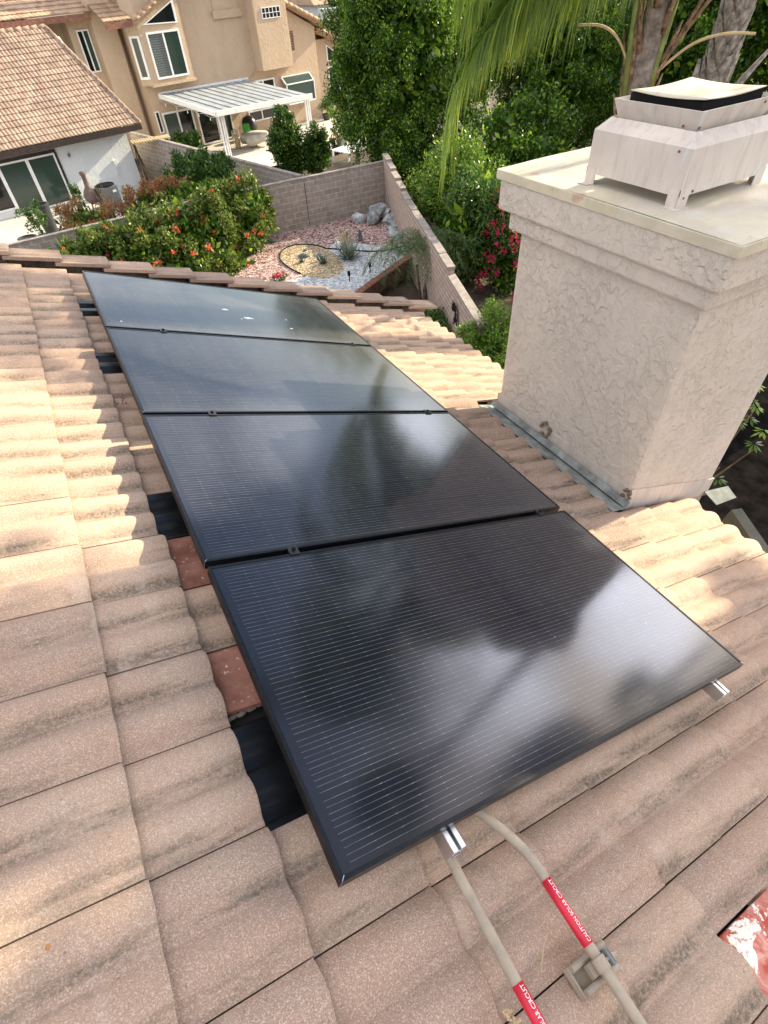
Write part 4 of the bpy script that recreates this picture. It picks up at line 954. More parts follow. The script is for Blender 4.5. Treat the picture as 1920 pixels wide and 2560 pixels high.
# ------------------------------------------------------------------ palms
def frond(V, F, Rn, pts, leaf_len, g, n=70, droop=0.95, width=0.016, spread=0.5, start=0.12):
    P = smooth_path(pts, 8); N = len(P) - 1
    Pn = np.array([tuple(p) for p in P])
    for i in range(n):
        u = start + (1 - start) * (i + g.uniform(0, 1)) / n; k = min(int(u * N), N - 1); f = u * N - k
        p = Pn[k] * (1 - f) + Pn[k + 1] * f; t = Pn[k + 1] - Pn[k]; t = t / np.linalg.norm(t)
        side = np.cross(t, (0, 0, 1)); side /= np.linalg.norm(side) + 1e-9
        for sgn in (-1, 1):
            Ls = leaf_len * (0.55 + 0.55 * math.sin(math.pi * min(1, 0.15 + u * 0.85))) * g.uniform(0.8, 1.15)
            d = side * sgn * spread * g.uniform(0.5, 1.2) + t * g.uniform(0.25, 0.7) + np.array((0, 0, 0.25)); d /= np.linalg.norm(d)
            q = p.copy(); b0 = len(V); r = g.uniform(0, 1); seg = 5; tw = g.uniform(-0.6, 0.6)
            across = np.array((math.cos(tw), math.sin(tw), 0)) 
            for s_ in range(seg + 1):
                wd = width * (1 - (s_ / seg) ** 1.6) + 0.001
                V.append(q - across * wd / 2); V.append(q + across * wd / 2); Rn += [min(1, r * 0.7 + 0.3 * (s_ / seg))] * 2
                q = q + d * Ls / seg; d = d + np.array((0, 0, -droop * (0.55 if s_ < 1 else 0.9))); d += g.normal(size=3) * 0.03; d /= np.linalg.norm(d)
            for s_ in range(seg): F.append((b0 + 2 * s_, b0 + 2 * s_ + 1, b0 + 2 * s_ + 3, b0 + 2 * s_ + 2))
def palm(name, lab, base, top, r, fronds, leaf_len, seed, n=80, width=0.016, trunk='fibre', petiole=0.016, group=None, droop=0.95):
    root = empty(name, base, lab, 'palm', group); inv = Matrix.Translation(root.location).inverted(); g = np.random.default_rng(seed)
    b, t = Vector(base), Vector(top); mb = MB(); n_ = 40; pts = [b.lerp(t, k / n_) for k in range(n_ + 1)]
    mb.tube(pts, [r * (1.12 - 0.2 * k / n_) * (1 + 0.03 * math.sin(k * 2.2)) for k in range(n_ + 1)], 16)
    tr = mb.build('trunk', m_ptrunk, root, smooth=True); tr.matrix_parent_inverse = inv
    for fp in fronds:
        V, F, Rn = [], [], []
        frond(V, F, Rn, fp, leaf_len, g, n, droop, width)
        o = raw_mesh('frond', np.array(V), np.array(F), lf_palm, root, Rn); o.matrix_parent_inverse = inv
        mb = MB(); P = smooth_path(fp, 6); mb.tube(P, [petiole * (1 - 0.8 * i / len(P)) for i in range(len(P))], 6)
        q = mb.build('rachis', lf_stalk, o, smooth=True)
    return root, g
m_ptrunk = M_plain('grey palm trunk', (0.22, 0.185, 0.16), 0.95, 0, 0.3, 14, 0.8, 40)
m_fibre = M_plain('brown palm fibre', (0.27, 0.17, 0.11), 0.95, 0, 0.4, 18, 0.8, 60)
m_boot = M_plain('grey old leaf base', (0.30, 0.265, 0.245), 0.85, 0, 0.35, 16, 0.6, 50)
lf_stalk = M_plain('palm stalk green', (0.22, 0.27, 0.09), 0.5, 0, 0.2, 8)
# slender queen palm whose frond hangs left of the chimney
pc = Vector((6.15, 5.0, 1.95))
def fr(*p): return [Vector(q) for q in p]
fronds = [
 fr(pc, (5.9, 5.2, 1.75), (5.55, 5.5, 1.40), (5.22, 5.80, 1.05), (4.86, 6.08, 0.66), (4.64, 6.24, 0.22), (4.58, 6.30, -0.25)),
 fr(pc, (5.8, 5.15, 1.75), (5.35, 5.40, 1.40), (4.95, 5.62, 1.05), (4.62, 5.80, 0.70)),
 fr(pc, (5.95, 5.1, 1.7), (5.65, 5.28, 1.32), (5.35, 5.45, 1.12), (5.0, 5.62, 0.85)),
 fr(pc, (6.0, 5.0, 1.95), (5.85, 4.85, 1.75), (5.55, 4.85, 1.50), (5.25, 4.95, 1.25)),
 fr(pc, (6.2, 5.3, 1.95), (6.2, 5.7, 1.75), (6.05, 6.1, 1.45), (5.9, 6.4, 1.1)),
 fr(pc, (6.0, 4.9, 2.0), (5.95, 4.6, 1.85), (5.8, 4.3, 1.65), (5.7, 4.1, 1.45)),
 fr(pc, (5.95, 5.35, 1.95), (5.75, 5.75, 1.6), (5.5, 6.2, 1.2), (5.3, 6.5, 0.8)),
 fr(pc, (5.8, 5.2, 2.1), (5.3, 5.5, 1.9), (4.85, 5.8, 1.5), (4.6, 5.95, 1.05)),
 fr(pc, (5.9, 5.6, 2.5), (5.6, 6.2, 2.2), (5.35, 6.7, 1.6), (5.25, 6.9, 1.1)),
 fr(pc, (5.6, 5.0, 2.7), (4.9, 4.95, 2.9), (4.2, 4.9, 2.6), (3.7, 4.85, 2.1)),
 fr(pc, (6.1, 5.5, 2.8), (6.0, 6.4, 2.9), (5.9, 7.2, 2.4), (5.8, 7.6, 1.6)),
 fr(pc, (6.7, 5.2, 2.8), (7.6, 5.4, 2.9), (8.3, 5.6, 2.3)),
 fr(pc, (6.2, 4.6, 2.9), (6.2, 3.9, 3.1), (6.2, 3.2, 2.7), (6.2, 2.8, 2.1)),
 fr(pc, (5.7, 4.7, 2.9), (5.1, 4.3, 3.3), (4.5, 4.0, 3.2), (4.0, 3.8, 2.8)),
 fr(pc, (6.3, 5.1, 3.0), (6.4, 5.2, 4.0), (6.2, 5.3, 4.9), (5.8, 5.5, 5.3)),
]
pr, g = palm('queen_palm', 'queen palm with a brown fibrous stem and a frond hanging left of the chimney', (6.15, 5.0, G), (6.15, 5.0, 1.5), 0.13, fronds, 1.0, 5, 150, 0.019, group=None)
inv = Matrix.Translation(pr.location).inverted()
mb = MB()
for i in range(30):
    a = g.uniform(0, 6.28); z = g.uniform(-0.6, 1.5); x, y = 6.15 + 0.12 * math.cos(a), 5.0 + 0.12 * math.sin(a); o_ = g.uniform(0.08, 0.22)
    mb.tube([(x, y, z), (x + o_ * 0.4 * math.cos(a), y + o_ * 0.4 * math.sin(a), z + 0.25), (x + o_ * math.cos(a), y + o_ * math.sin(a), z + 0.55)], [0.05, 0.03, 0.008], 5, flat=0.35)
o = mb.build('leaf_sheaths', m_fibre, pr, smooth=True); o.matrix_parent_inverse = inv
mb = MB()
for (x, y, dx, dy, h) in ((6.03, 5.06, -0.25, 0.10, 1.6), (6.20, 4.90, 0.18, -0.1, 1.7), (6.12, 5.1, -0.05, 0.15, 1.8), (6.25, 5.0, 0.40, -0.05, 1.5)):
    mb.tube([(x, y, 0.15), (x + dx * 0.35, y + dy * 0.35, 0.15 + h * 0.5), (x + dx, y + dy, 0.15 + h)], [0.035, 0.028, 0.018], 6)
o = mb.build('stalk_bases', lf_stalk, pr, smooth=True); o.matrix_parent_inverse = inv
for (pts, r) in (([(6.05, 5.05, 0.35), (5.93, 5.2, 0.62), (5.80, 5.35, 0.74), (5.6, 5.5, 0.76)], 0.022), ([(6.25, 4.95, 0.3), (6.45, 4.72, 0.55), (6.65, 4.5, 0.63), (6.85, 4.3, 0.62)], 0.024), ([(6.2, 4.95, 0.2), (6.4, 4.75, 0.7), (6.6, 4.6, 1.05), (6.8, 4.4, 1.4)], 0.030), ([(6.22, 4.95, 0.2), (6.37, 4.82, 0.6), (6.5, 4.7, 1.0)], 0.034)):
    mb = MB(); mb.tube(smooth_path(pts, 5), r, 6, flat=0.6); o = mb.build('dead_stalk', m_straw if r < 0.03 else m_fibre, pr, smooth=True); o.matrix_parent_inverse = inv
# thick trunked palm at the right
KX, KY = 7.80, 5.28
pc = Vector((KX, KY, 6.2))
fronds = [
 fr(pc, (8.1, 5.0, 6.4), (8.25, 4.9, 5.2), (8.2, 4.85, 3.2), (8.08, 4.85, 1.5)),
 fr(pc, (8.9, 5.9, 6.8), (9.9, 6.6, 6.4), (10.6, 7.2, 5.2)),
 fr(pc, (9.0, 5.0, 7.0), (10.2, 4.8, 6.6), (11.2, 4.6, 5.2)),
 fr(pc, (8.0, 6.4, 7.0), (8.2, 7.6, 6.8), (8.4, 8.6, 5.6)),
 fr(pc, (7.6, 5.5, 7.2), (7.2, 6.2, 8.0), (6.8, 6.6, 8.2)),
]
pr, g = palm('king_palm', 'thick grey palm trunk with diamond leaf scars rising behind the chimney hood', (KX, KY, G), (KX, KY, 6.1), 0.150, fronds, 1.5, 8, 90, 0.032)
inv = Matrix.Translation(pr.location).inverted()
mb = MB(); K2 = 1.0
for lv in range(78):
    z = -1.4 + lv * 0.105 * K2
    for j in range(7):
        a = (j + 0.5 * (lv % 2)) * 2 * math.pi / 7 + 0.07 * lv + g.uniform(-.06, .06); r0 = 0.145; ca_, sa_ = math.cos(a), math.sin(a)
        wd = 0.066 * K2; x, y = KX + r0 * ca_, KY + r0 * sa_; tx, ty = -sa_, ca_; g1 = g.uniform(0.75, 1.25)
        o1 = 0.034 * g1 * K2
        mb.add([(x - tx * wd, y - ty * wd, z + 0.03), (x + ca_ * 0.008, y + sa_ * 0.008, z - 0.075), (x + tx * wd, y + ty * wd, z + 0.03), (x + ca_ * (o1 + 0.01) + tx * 0.03, y + sa_ * (o1 + .01) + ty * 0.03, z + 0.13 * g1), (x + ca_ * (o1 + 0.01) - tx * 0.03, y + sa_ * (o1 + .01) - ty * 0.03, z + 0.13 * g1), (x + ca_ * (0.02 + o1 * 0.4), y + sa_ * (0.02 + o1 * .4), z + 0.0)], [(0, 1, 5), (1, 2, 5), (2, 3, 5), (3, 4, 5), (4, 0, 5), (4, 3, 2, 1, 0)])
o = mb.build('leaf_scars', m_boot, pr); o.matrix_parent_inverse = inv
mb = MB(); mb.tube([(KX - .12, KY + .06, -0.5), (KX - .20, KY + .12, 0.0), (KX - .21, KY + .13, 0.3)], [0.10, 0.07, 0.02], 7, flat=0.4)
o = mb.build('old_boot', m_boot, pr, smooth=True); o.matrix_parent_inverse = inv
mb = MB(); mb.tube([(KX - .05, KY - .1, -0.4), (KX + .2, KY - .25, 0.1), (KX + .4, KY - .4, 0.45)], [0.12, 0.07, 0.02], 7, flat=0.4)
o = mb.build('old_boot', m_boot, pr, smooth=True); o.matrix_parent_inverse = inv
# more palm-like greenery at the right edge
bush('shrub', 'yellow green feathery shrub right of the thick palm trunk', (9.4, 4.4, -1.2), (1.2, 1.1, 1.3), lf_palm, 95, 60, 150, 0.16, el=5.0, up=-0.4)

# small date palm in the planter
def dwarf():
    root = empty('dwarf_palm', (10.25, 15.7, G), 'small feathery palm with a leaning trunk in front of the side wall', 'palm'); inv = Matrix.Translation(root.location).inverted(); g = np.random.default_rng(3)
    mb = MB(); mb.tube(smooth_path([(9.75, 15.0, G), (9.95, 15.3, -6.4), (10.3, 15.6, -6.0), (10.35, 15.75, -5.45)], 5), 0.075, 8)
    mb.tube([(9.65, 15.1, G), (9.6, 15.15, -6.0), (9.62, 15.3, -5.5)], [0.05, 0.04, 0.04], 7)
    o = mb.build('trunk', m_bark, root, smooth=True); o.matrix_parent_inverse = inv
    for c, n, L_ in (((10.3, 15.75, -5.25), 34, 1.6), ((9.5, 15.8, -5.35), 26, 1.35)):
        for i in range(n):
            a = 6.28 * i / n + g.uniform(-.2, .2); e = g.uniform(0.2, 0.95); dx, dy = math.cos(a), math.sin(a); L2 = L_ * g.uniform(0.8, 1.1); h = e * 0.75
            pts = [c, (c[0] + dx * L2 * 0.35, c[1] + dy * L2 * 0.35, c[2] + h * 0.7), (c[0] + dx * L2 * 0.75, c[1] + dy * L2 * 0.75, c[2] + h * 0.55 - 0.1), (c[0] + dx * L2, c[1] + dy * L2, c[2] + h * 0.1 - 0.45)]
            V, F, Rn = [], [], []; frond(V, F, Rn, pts, 0.30, g, 34, 0.28, 0.017, 0.9, 0.1)
            o = raw_mesh('frond', np.array(V), np.array(F), lf_dwarf, root, Rn); o.matrix_parent_inverse = inv
lf_dwarf = M_leaf('dwarf palm leaflet', (0.05, 0.09, 0.04), (0.14, 0.20, 0.07), 0.4, 0.4, (0.28, 0.34, 0.12))
dwarf()

# ------------------------------------------------------------------ gravel garden: rocks, aloe, small plants, lights
m_rock2 = M_plain('pale bluish rock', (0.40, 0.43, 0.45), 0.85, 0, 0.3, 5, 0.8, 9)
def rock(name, c, r, mat, lab, seed, group, cat='rock'):
    g = np.random.default_rng(seed); import bmesh
    bm = bmesh.new(); bmesh.ops.create_icosphere(bm, subdivisions=2, radius=1.0)
    cuts = [(Vector(g.normal(size=3)).normalized(), g.uniform(0.42, 0.8)) for _ in range(11)]
    for v in bm.verts:
        for n_, d in cuts:
            k = v.co.dot(n_)
            if k > d: v.co -= n_ * (k - d)
        v.co = Vector((v.co.x * r[0], v.co.y * r[1], v.co.z * r[2]))
    me = bpy.data.meshes.new(name); bm.to_mesh(me); bm.free(); me.materials.append(mat)
    o = bpy.data.objects.new(name, me); COL.objects.link(o); o.location = c; o.rotation_euler = (g.uniform(-.3, .3), g.uniform(-.3, .3), g.uniform(0, 3))
    return tag(o, lab, cat, group)
rk_ = [((11.25, 22.75), .42, 'flat rock at the left end of the rock pile'), ((12.1, 22.8), .36, 'pale rock at the back of the rock pile by the wall corner'), ((11.75, 22.2), .44, 'large blocky pale rock at the front left of the pile'), ((12.35, 22.3), .34, 'rounded pale rock in the middle of the pile'),
       ((12.75, 22.6), .36, 'dark rock leaning in the wall corner'), ((12.2, 21.6), .34, 'brownish rock below the rounded one'), ((12.55, 21.5), .30, 'pointed grey rock against the side wall'), ((12.0, 20.9), .34, 'dark rock halfway down the pile'), ((12.25, 20.5), .28, 'small rock against the side wall, halfway down'),
       ((11.6, 20.3), .30, 'low brown rock near the palm'), ((11.9, 19.9), .26, 'small grey rock near the palm fronds'), ((11.45, 19.5), .30, 'lowest bluish rock of the pile'), ((11.8, 19.35), .24, 'small rock beside the lowest one'), ((12.05, 22.25), .30, 'upper rock stacked on the pile')]
for i, ((x, y), r, lab) in enumerate(rk_):
    zz = ZG + r * 0.45 + (0.35 if i == 13 else 0.12 if i in (1, 2, 3) else 0)
    rock('rock', (x, y, zz), (r * 1.15, r * 0.95, r * 0.9), m_rock if i % 3 else m_rock2, lab, 200 + i, 'rocks piled in the wall corner')
for i, (x, y, a, b_, h_, lab) in enumerate(((10.25, 20.7, 0.22, 0.10, 0.42, 'upright blue slate stone in the pink gravel'), (9.85, 21.2, 0.20, 0.08, 0.26, 'low dark slate stone behind the dry stalks'), (7.65, 20.55, 0.28, 0.16, 0.16, 'flat slate piece in the oval tan bed'), (8.0, 19.75, 0.16, 0.08, 0.26, 'upright slate piece beside the small succulent'), (7.1, 23.0, 0.30, 0.16, 0.10, 'flat stone at the foot of the block wall'), (8.0, 21.1, 0.16, 0.10, 0.08, 'small flat slate at the back of the oval bed'))):
    rock('slate_stone', (x, y, ZG + h_ * 0.4), (a, b_, h_), m_slate, lab, 240 + i, 'slate pieces in the gravel', 'stone')
def rosette(name, lab, c, n, L_, wd, mat, seed, cat='succulent', up=0.9):
    g = np.random.default_rng(seed); mb = MB()
    for i in range(n):
        a = 2.4 * i; e = 0.25 + 0.95 * (i / n) ** 0.8; d = Vector((math.cos(a) * math.cos(e), math.sin(a) * math.cos(e), math.sin(e) * up)); side = Vector((-math.sin(a), math.cos(a), 0))
        Li = L_ * g.uniform(0.75, 1.1); c_ = Vector(c)
        p0_, p1_, p2_ = c_ + d * 0.03, c_ + d * Li * 0.5 + Vector((0, 0, -0.02)), c_ + d * Li + Vector((0, 0, 0.08))
        nn = d.cross(side).normalized() * wd * 0.35
        mb.add([p0_ - side * wd, p0_ + side * wd, p1_ + side * wd * 0.8, p1_ - side * wd * 0.8, p2_, p0_ - nn, p1_ - nn], [(0, 1, 2, 3), (3, 2, 4), (1, 0, 5), (0, 3, 6, 5), (2, 1, 5, 6), (3, 4, 6), (4, 2, 6)])
    return tag(mb.build(name, mat), lab, cat)
m_agave = M_plain('grey green aloe', (0.145, 0.185, 0.13), 0.55, 0, 0.2, 6)
rosette('aloe_plant', 'large grey green spiky aloe in the white pebbles', (8.95, 19.2, ZG + 0.03), 44, 0.85, 0.055, m_agave, 1)
rosette('succulent', 'small dark green succulent in the oval tan bed', (7.98, 19.4, ZG + 0.02), 26, 0.34, 0.03, M_plain('dark succulent', (0.045, 0.085, 0.05), 0.5), 2)
rosette('succulent', 'tiny dark succulent left of the slate in the oval tan bed', (7.35, 20.05, ZG + 0.02), 18, 0.24, 0.025, M_plain('dark succulent leaf', (0.05, 0.085, 0.05), 0.5), 6)
mb = MB(); g = np.random.default_rng(8)
for i in range(16):
    a = g.uniform(0, 6.28); r = g.uniform(0.02, 0.2); mb.tube([(9.5 + r * math.cos(a), 20.55 + r * math.sin(a), ZG), (9.5 + r * 1.5 * math.cos(a), 20.55 + r * 1.5 * math.sin(a), ZG + g.uniform(0.45, 0.8))], [0.018, 0.006], 5)
tag(mb.build('dry_grass_clump', m_straw), 'clump of upright dry yellow stalks behind the aloe', 'grass clump')
for i, (x, y, lab) in enumerate(((10.75, 18.95, 'black path light at the end of the dark edging behind the palm'), (9.02, 17.55, 'black path light in the white pebbles below the aloe'), (8.05, 17.3, 'small black path light nearest the roof edge'))):
    mb = MB(); mb.tube([(x, y, ZG), (x, y, ZG + 0.22)], 0.018, 8); mb.lathe([(0.03, 0.20), (0.055, 0.26), (0.05, 0.36), (0.02, 0.38)], (x, y, ZG), 10); tag(mb.build('path_light', m_black, smooth=False), lab, 'path light', 'black path lights')
cl = [dict(P=blob(np.random.default_rng(4), 160, (6.0, 18.9, ZG + 0.12), (0.35, 0.25, 0.15)), size=0.10)]
pr = plant('red_flower_plant', 'low plant with red flowers at the edge of the white pebbles', 'plant', (6.0, 18.9, ZG), cl, lf_mid, seed=9)
o = foliage('flowers', blob(np.random.default_rng(5), 60, (6.0, 18.85, ZG + 0.25), (0.3, 0.2, 0.08)), 0.10, fl_pink, pr, 10, 1.4, 0.5); o.matrix_parent_inverse = Matrix.Translation(pr.location).inverted(); o['kind'] = 'stuff'
# black metal flower ornament on the side wall
wn = Vector((A_.y - B_.y, -(A_.x - B_.x), 0)).normalized(); wt = Vector((B_.x - A_.x, B_.y - A_.y, 0)).normalized(); wn = -wn if wn.x > 0 else wn
mb = MB(); c = Vector((8.72, 11.55, -5.55)); c = Vector((A_.x, A_.y, 0)) + wt * ((c - Vector((A_.x, A_.y, 0))).dot(wt)) + wn * 0.16; c.z = -5.56
for (dx, dz, n_, sc) in ((-0.02, 0.10, 9, 0.34), (0.16, -0.14, 7, 0.25)):
    for i in range(n_):
        a = -0.2 + 3.6 * i / n_ + (0.5 if dx > 0 else 0); d = wt * math.cos(a) + Vector((0, 0, 1)) * math.sin(a); s = wt * -math.sin(a) + Vector((0, 0, 1)) * math.cos(a); q = c + wt * dx + Vector((0, 0, dz))
        v = [q + d * 0.05, q + d * sc * 0.6 + s * 0.045, q + d * sc, q + d * sc * 0.6 - s * 0.045]; mb.add([p + wn * 0.0 for p in v] + [p + wn * 0.008 for p in v], [(0, 1, 2, 3), (7, 6, 5, 4), (0, 4, 5, 1), (1, 5, 6, 2), (2, 6, 7, 3), (3, 7, 4, 0)])
tag(mb.build('metal_flower', m_black), 'black metal flower ornament hung on the side wall', 'wall ornament')

# ------------------------------------------------------------------ neighbouring houses
TH = R(12)
def Hm(O): return Matrix.Translation((O[0], O[1], 0)) @ Matrix.Rotation(TH, 4, 'Z')
def house_root(name, O, lab, cat='house'):
    e = empty(name, (O[0], O[1], 0), lab, cat, None, (0, 0, TH)); return e
def barrel_roof(name, root, uL, uR0, uR1, w0, z0, w1, z1, mat, rows, roll=0.23, amp=0.035, thick=0.05, du=0.035, shape='roll', uL1=None):
    """heightfield of tiles: eave (w0,z0) to ridge (w1,z1); right edge goes from uR0 at the eave to uR1 at the ridge"""
    V, F = [], []; Ls = math.hypot(w1 - w0, z1 - z0); dw, dz = (w1 - w0) / Ls, (z1 - z0) / Ls; nw, nz = -dz, dw
    nu = int(((uR0 - uL)) / du); uL1 = uL if uL1 is None else uL1
    for r in range(rows):
        a0, a1 = Ls * r / rows, Ls * (r + 1) / rows + 0.03
        for (aa, nn) in ((a0, thick - 0.03), (a0, thick), (a1, 0.004)):
            pass
        b = len(V)
        for (aa, off) in ((a0, 0.0), (a0 + 0.001, thick), (a1, 0.006)):
            fr_ = min(1, aa / Ls); ur = uR0 + (uR1 - uR0) * fr_; ul = uL + (uL1 - uL) * fr_
            for i in range(nu + 1):
                u = ul + (ur - ul) * i / nu
                ux = uL + (uR0 - uL) * i / nu
                uu = min(ux, ur); uu = max(uu, ul)
                h = off + (abs(math.sin(math.pi * uu / roll)) ** 0.8 * amp if off or True else 0)
                V.append((uu, w0 + dw * aa + nw * h, z0 + dz * aa + nz * h))
        for k in range(2):
            for i in range(nu):
                p = b + k * (nu + 1) + i; F.append((p, p + 1, p + nu + 2, p + nu + 1))
    o = raw_mesh(name, np.array(V), np.array(F), mat, root, None, True); m = o.modifiers.new('e', 'EDGE_SPLIT'); m.split_angle = R(45); return o
def nbr_tile_mat(name, lo, hi, rowL, roll):
    t = NT(name); o = t.obj(); x = t.xyz(o)
    cellv = t.comb(t.math('FLOOR', t.math('DIVIDE', x[0], roll)), t.math('FLOOR', t.math('DIVIDE', x[2], rowL)), 0.0)
    wn_ = t.n('ShaderNodeTexWhiteNoise'); t.put(wn_.inputs[0], cellv)
    c = t.mix(wn_.outputs[0], lo, hi)
    c = t.mix(t.math('MULTIPLY', t.ramp(t.noise(o, 1.3, 5), [(0.45, 0), (0.7, 1)]), 0.35), c, tuple(k * 0.55 for k in lo))
    return t.done(t.bsdf(c, 0.9, 0, None, 0.2))
m_ntile = nbr_tile_mat('pinkish s tile', (0.25, 0.175, 0.135), (0.38, 0.285, 0.22), 0.2, 0.19)
m_ntile2 = nbr_tile_mat('tan s tile', (0.34, 0.225, 0.155), (0.47, 0.34, 0.24), 0.18, 0.25)
def window(root, u0, u1, z0, z1, w, name='window', glass=m_wdark, frame=0.07, mull=1, depth=0.06, poly=None, split=None, label=None):
    mb = MB(); f = frame
    mb.box((u0, w - depth, z1 - f), (u1, w + 0.01, z1)); mb.box((u0, w - depth, z0), (u1, w + 0.01, z0 + f))
    mb.box((u0, w - depth, z0 + f), (u0 + f, w + 0.01, z1 - f)); mb.box((u1 - f, w - depth, z0 + f), (u1, w + 0.01, z1 - f))
    for i in range(mull):
        um = u0 + (u1 - u0) * (i + 1) / (mull + 1); mb.box((um - f * 0.55, w - depth * 0.8, z0 + f), (um + f * 0.55, w + 0.01, z1 - f))
    fo = mb.build(name, m_whitepaint, root)
    gl = glass if isinstance(glass, (list, tuple)) else [glass] * (mull + 1)
    for i in range(mull + 1):
        a = u0 + (u1 - u0) * i / (mull + 1) + f * 0.5; b = u0 + (u1 - u0) * (i + 1) / (mull + 1) - f * 0.5
        gb = MB(); gb.box((a, w - 0.012, z0 + f * 0.5), (b, w - 0.004, z1 - f * 0.5)); gb.build('pane', gl[i], fo)
    if label: fo['label'] = label
    return fo
# --- white bungalow
WO = (4.95, 38.0)
wh = house_root('white_bungalow', WO, 'white stucco bungalow with a long brown tiled roof at the left edge')
gz = G + 0.1
mb = MB(); mb.box((-12, 0, gz), (-0.12, 10.8, -4.0)); mb.add([(-12, 0, -4.0), (-0.12, 0, -4.0), (-0.12, 5.4, -0.35), (-12, 5.4, -0.35), (-0.12, 10.8, -4.0), (-12, 10.8, -4.0)], [(0, 1, 2, 3), (3, 2, 4, 5), (1, 4, 2)])
mb.build('wall', m_whst, wh)
barrel_roof('roof', wh, -12.4, 0.55, -0.60, -0.75, -3.80, 5.6, 0.02, m_ntile, 18, 0.19, 0.045, 0.045, 0.032)
mb = MB(); mb.add([(-12.4, 5.65, 0.04), (-0.6, 5.65, 0.04), (0.5, 12.1, -3.8), (-12.4, 12.1, -3.8)], [(0, 1, 2, 3)]); mb.build('back_slope', m_ntile, wh)
mb = MB()
for i in range(28): mb.tube([(-12.4 + i * 0.42, 5.62, 0.06), (-12.4 + i * 0.42 + 0.45, 5.62, 0.09)], [0.10, 0.12], 10)
mb.build('ridge_caps', m_ntile, wh, smooth=True)
mb = MB(); n = 18
for i in range(n):
    f0, f1 = i / n, (i + 1.12) / n
    mb.tube([(0.55 - 1.15 * f0, -0.75 + 6.35 * f0, -3.78 + 3.82 * f0 + 0.05), (0.55 - 1.15 * f1, -0.75 + 6.35 * f1, -3.78 + 3.82 * f1 + 0.02)], [0.11, 0.09], 8)
mb.build('edge_tiles', m_ntile, wh, smooth=True)
mb = MB(); mb.box((-12.4, -0.80, -4.06), (0.58, -0.70, -3.80)); mb.build('gutter', m_dkwood, wh)
mb = MB(); mb.add([(0.48, -0.7, -3.86), (0.52, -0.7, -4.1), (-0.62, 5.6, -0.3), (-0.66, 5.6, -0.06)], [(0, 1, 2, 3)]); mb.add([(-12.4, -0.7, -3.9), (0.5, -0.7, -3.9), (0.5, 0.0, -3.9), (-12.4, 0.0, -3.9)], [(0, 1, 2, 3)]); mb.build('eave_boards', m_dkwood, wh)
window(wh, -5.60, -4.18, gz + 0.02, -4.34, -0.02, 'sliding_door', [m_wgreen, m_wgreen], 0.08, 0, 0.07)
window(wh, -7.02, -5.60, gz + 0.02, -4.34, -0.02, 'sliding_door', [m_wgreen, m_wgreen], 0.08, 0, 0.05)
mb = MB(); mb.box((-8.9, -0.06, -4.34), (-4.06, 0.01, -4.20)); mb.box((-4.18, -0.06, gz), (-4.04, 0.01, -4.34)); mb.build('door_surround', m_dkwood, wh)
window(wh, -8.9, -7.02, gz + 0.32, -4.36, -0.02, 'window', m_wdark, 0.08, 0, 0.05)
mb = MB(); mb.lathe([(0.05, 0), (0.08, 0.1), (0.02, 0.2)], (-3.49, -0.12, -4.66), 8); mb.build('wall_lamp', m_acgrey, wh)
mb = MB(); mb.box((-1.36, -0.10, -5.40), (-1.16, 0, -5.22)); mb.box((-1.30, -0.12, -5.95), (-1.22, -0.02, -5.42)); mb.build('electric_meter', m_whst, wh)
# --- tan two storey house
TO = (14.0, 46.1)
th = house_root('tan_two_storey_house', TO, 'tan stucco two storey house with white framed windows behind the patio')
gz = G
mb = MB()
mb.box((-6.35, 0, gz), (7.15, 9, -1.5)); mb.box((-6.35, 0.0, -1.499), (4.7, 9, 2.4)); 
mb.add([(4.7, 0, -1.5), (7.15, 0, -1.5), (4.7, 0, -0.35), (4.7, 9, -1.5), (7.15, 9, -1.5), (4.7, 9, -0.35)], [(0, 1, 2), (1, 4, 5, 2), (4, 3, 5)])
mb.box((-9.4, 1.5, gz), (-6.352, 9, 0.25)); mb.box((-13.0, 2.6, gz), (-9.402, 9, 0.2)); mb.box((7.152, 1.0, gz), (12.5, 9, -2.3)); mb.box((7.152, 1.6, -2.299), (10.5, 9, -1.4))
mb.build('wall', m_tan, th)
mb = MB(); mb.box((-6.05, -0.6, -3.06), (-3.2, 0.01, 1.0)); mb.prism([(-6.05, -0.6), (-6.55, 0.0), (-6.05, 0.0)], -3.06, 0.9); mb.build('bay', m_tan, th)
mb = MB(); mb.box((-6.12, -0.68, -3.14), (-3.1, 0.01, -3.0)); mb.build('bay_ledge', m_tan, th)
window(th, -5.68, -3.52, -2.82, -0.66, -0.61, 'window', [m_wshut, m_wgreen], 0.10, 1)
mb = MB(); p0_, p1_, p2_ = (-5.72, -0.33), (-3.46, -0.40), (-3.46, 0.60)
def trif(mb, P, w, k=0.10, d=0.07):
    cx, cz = sum(p[0] for p in P) / 3, sum(p[1] for p in P) / 3; q = [(p[0] + (cx - p[0]) * k * 1.6, p[1] + (cz - p[1]) * k * 1.6) for p in P]
    for i in range(3):
        a, b, c_, e = P[i], P[(i + 1) % 3], q[(i + 1) % 3], q[i]
        v = [(a[0], w - d, a[1]), (b[0], w - d, b[1]), (c_[0], w - d, c_[1]), (e[0], w - d, e[1]), (a[0], w, a[1]), (b[0], w, b[1]), (c_[0], w, c_[1]), (e[0], w, e[1])]
        mb.add(v, [(0, 1, 2, 3), (4, 7, 6, 5), (0, 4, 5, 1), (3, 2, 6, 7)])
    return q
q = trif(mb, [(-5.72, -0.33), (-3.46, -0.40), (-3.46, 0.60)], -0.61); fo = mb.build('gable_window', m_whitepaint, th)
gb = MB(); gb.add([(p[0], -0.625, p[1]) for p in q], [(0, 1, 2)]); gb.build('pane', m_wdark, fo)
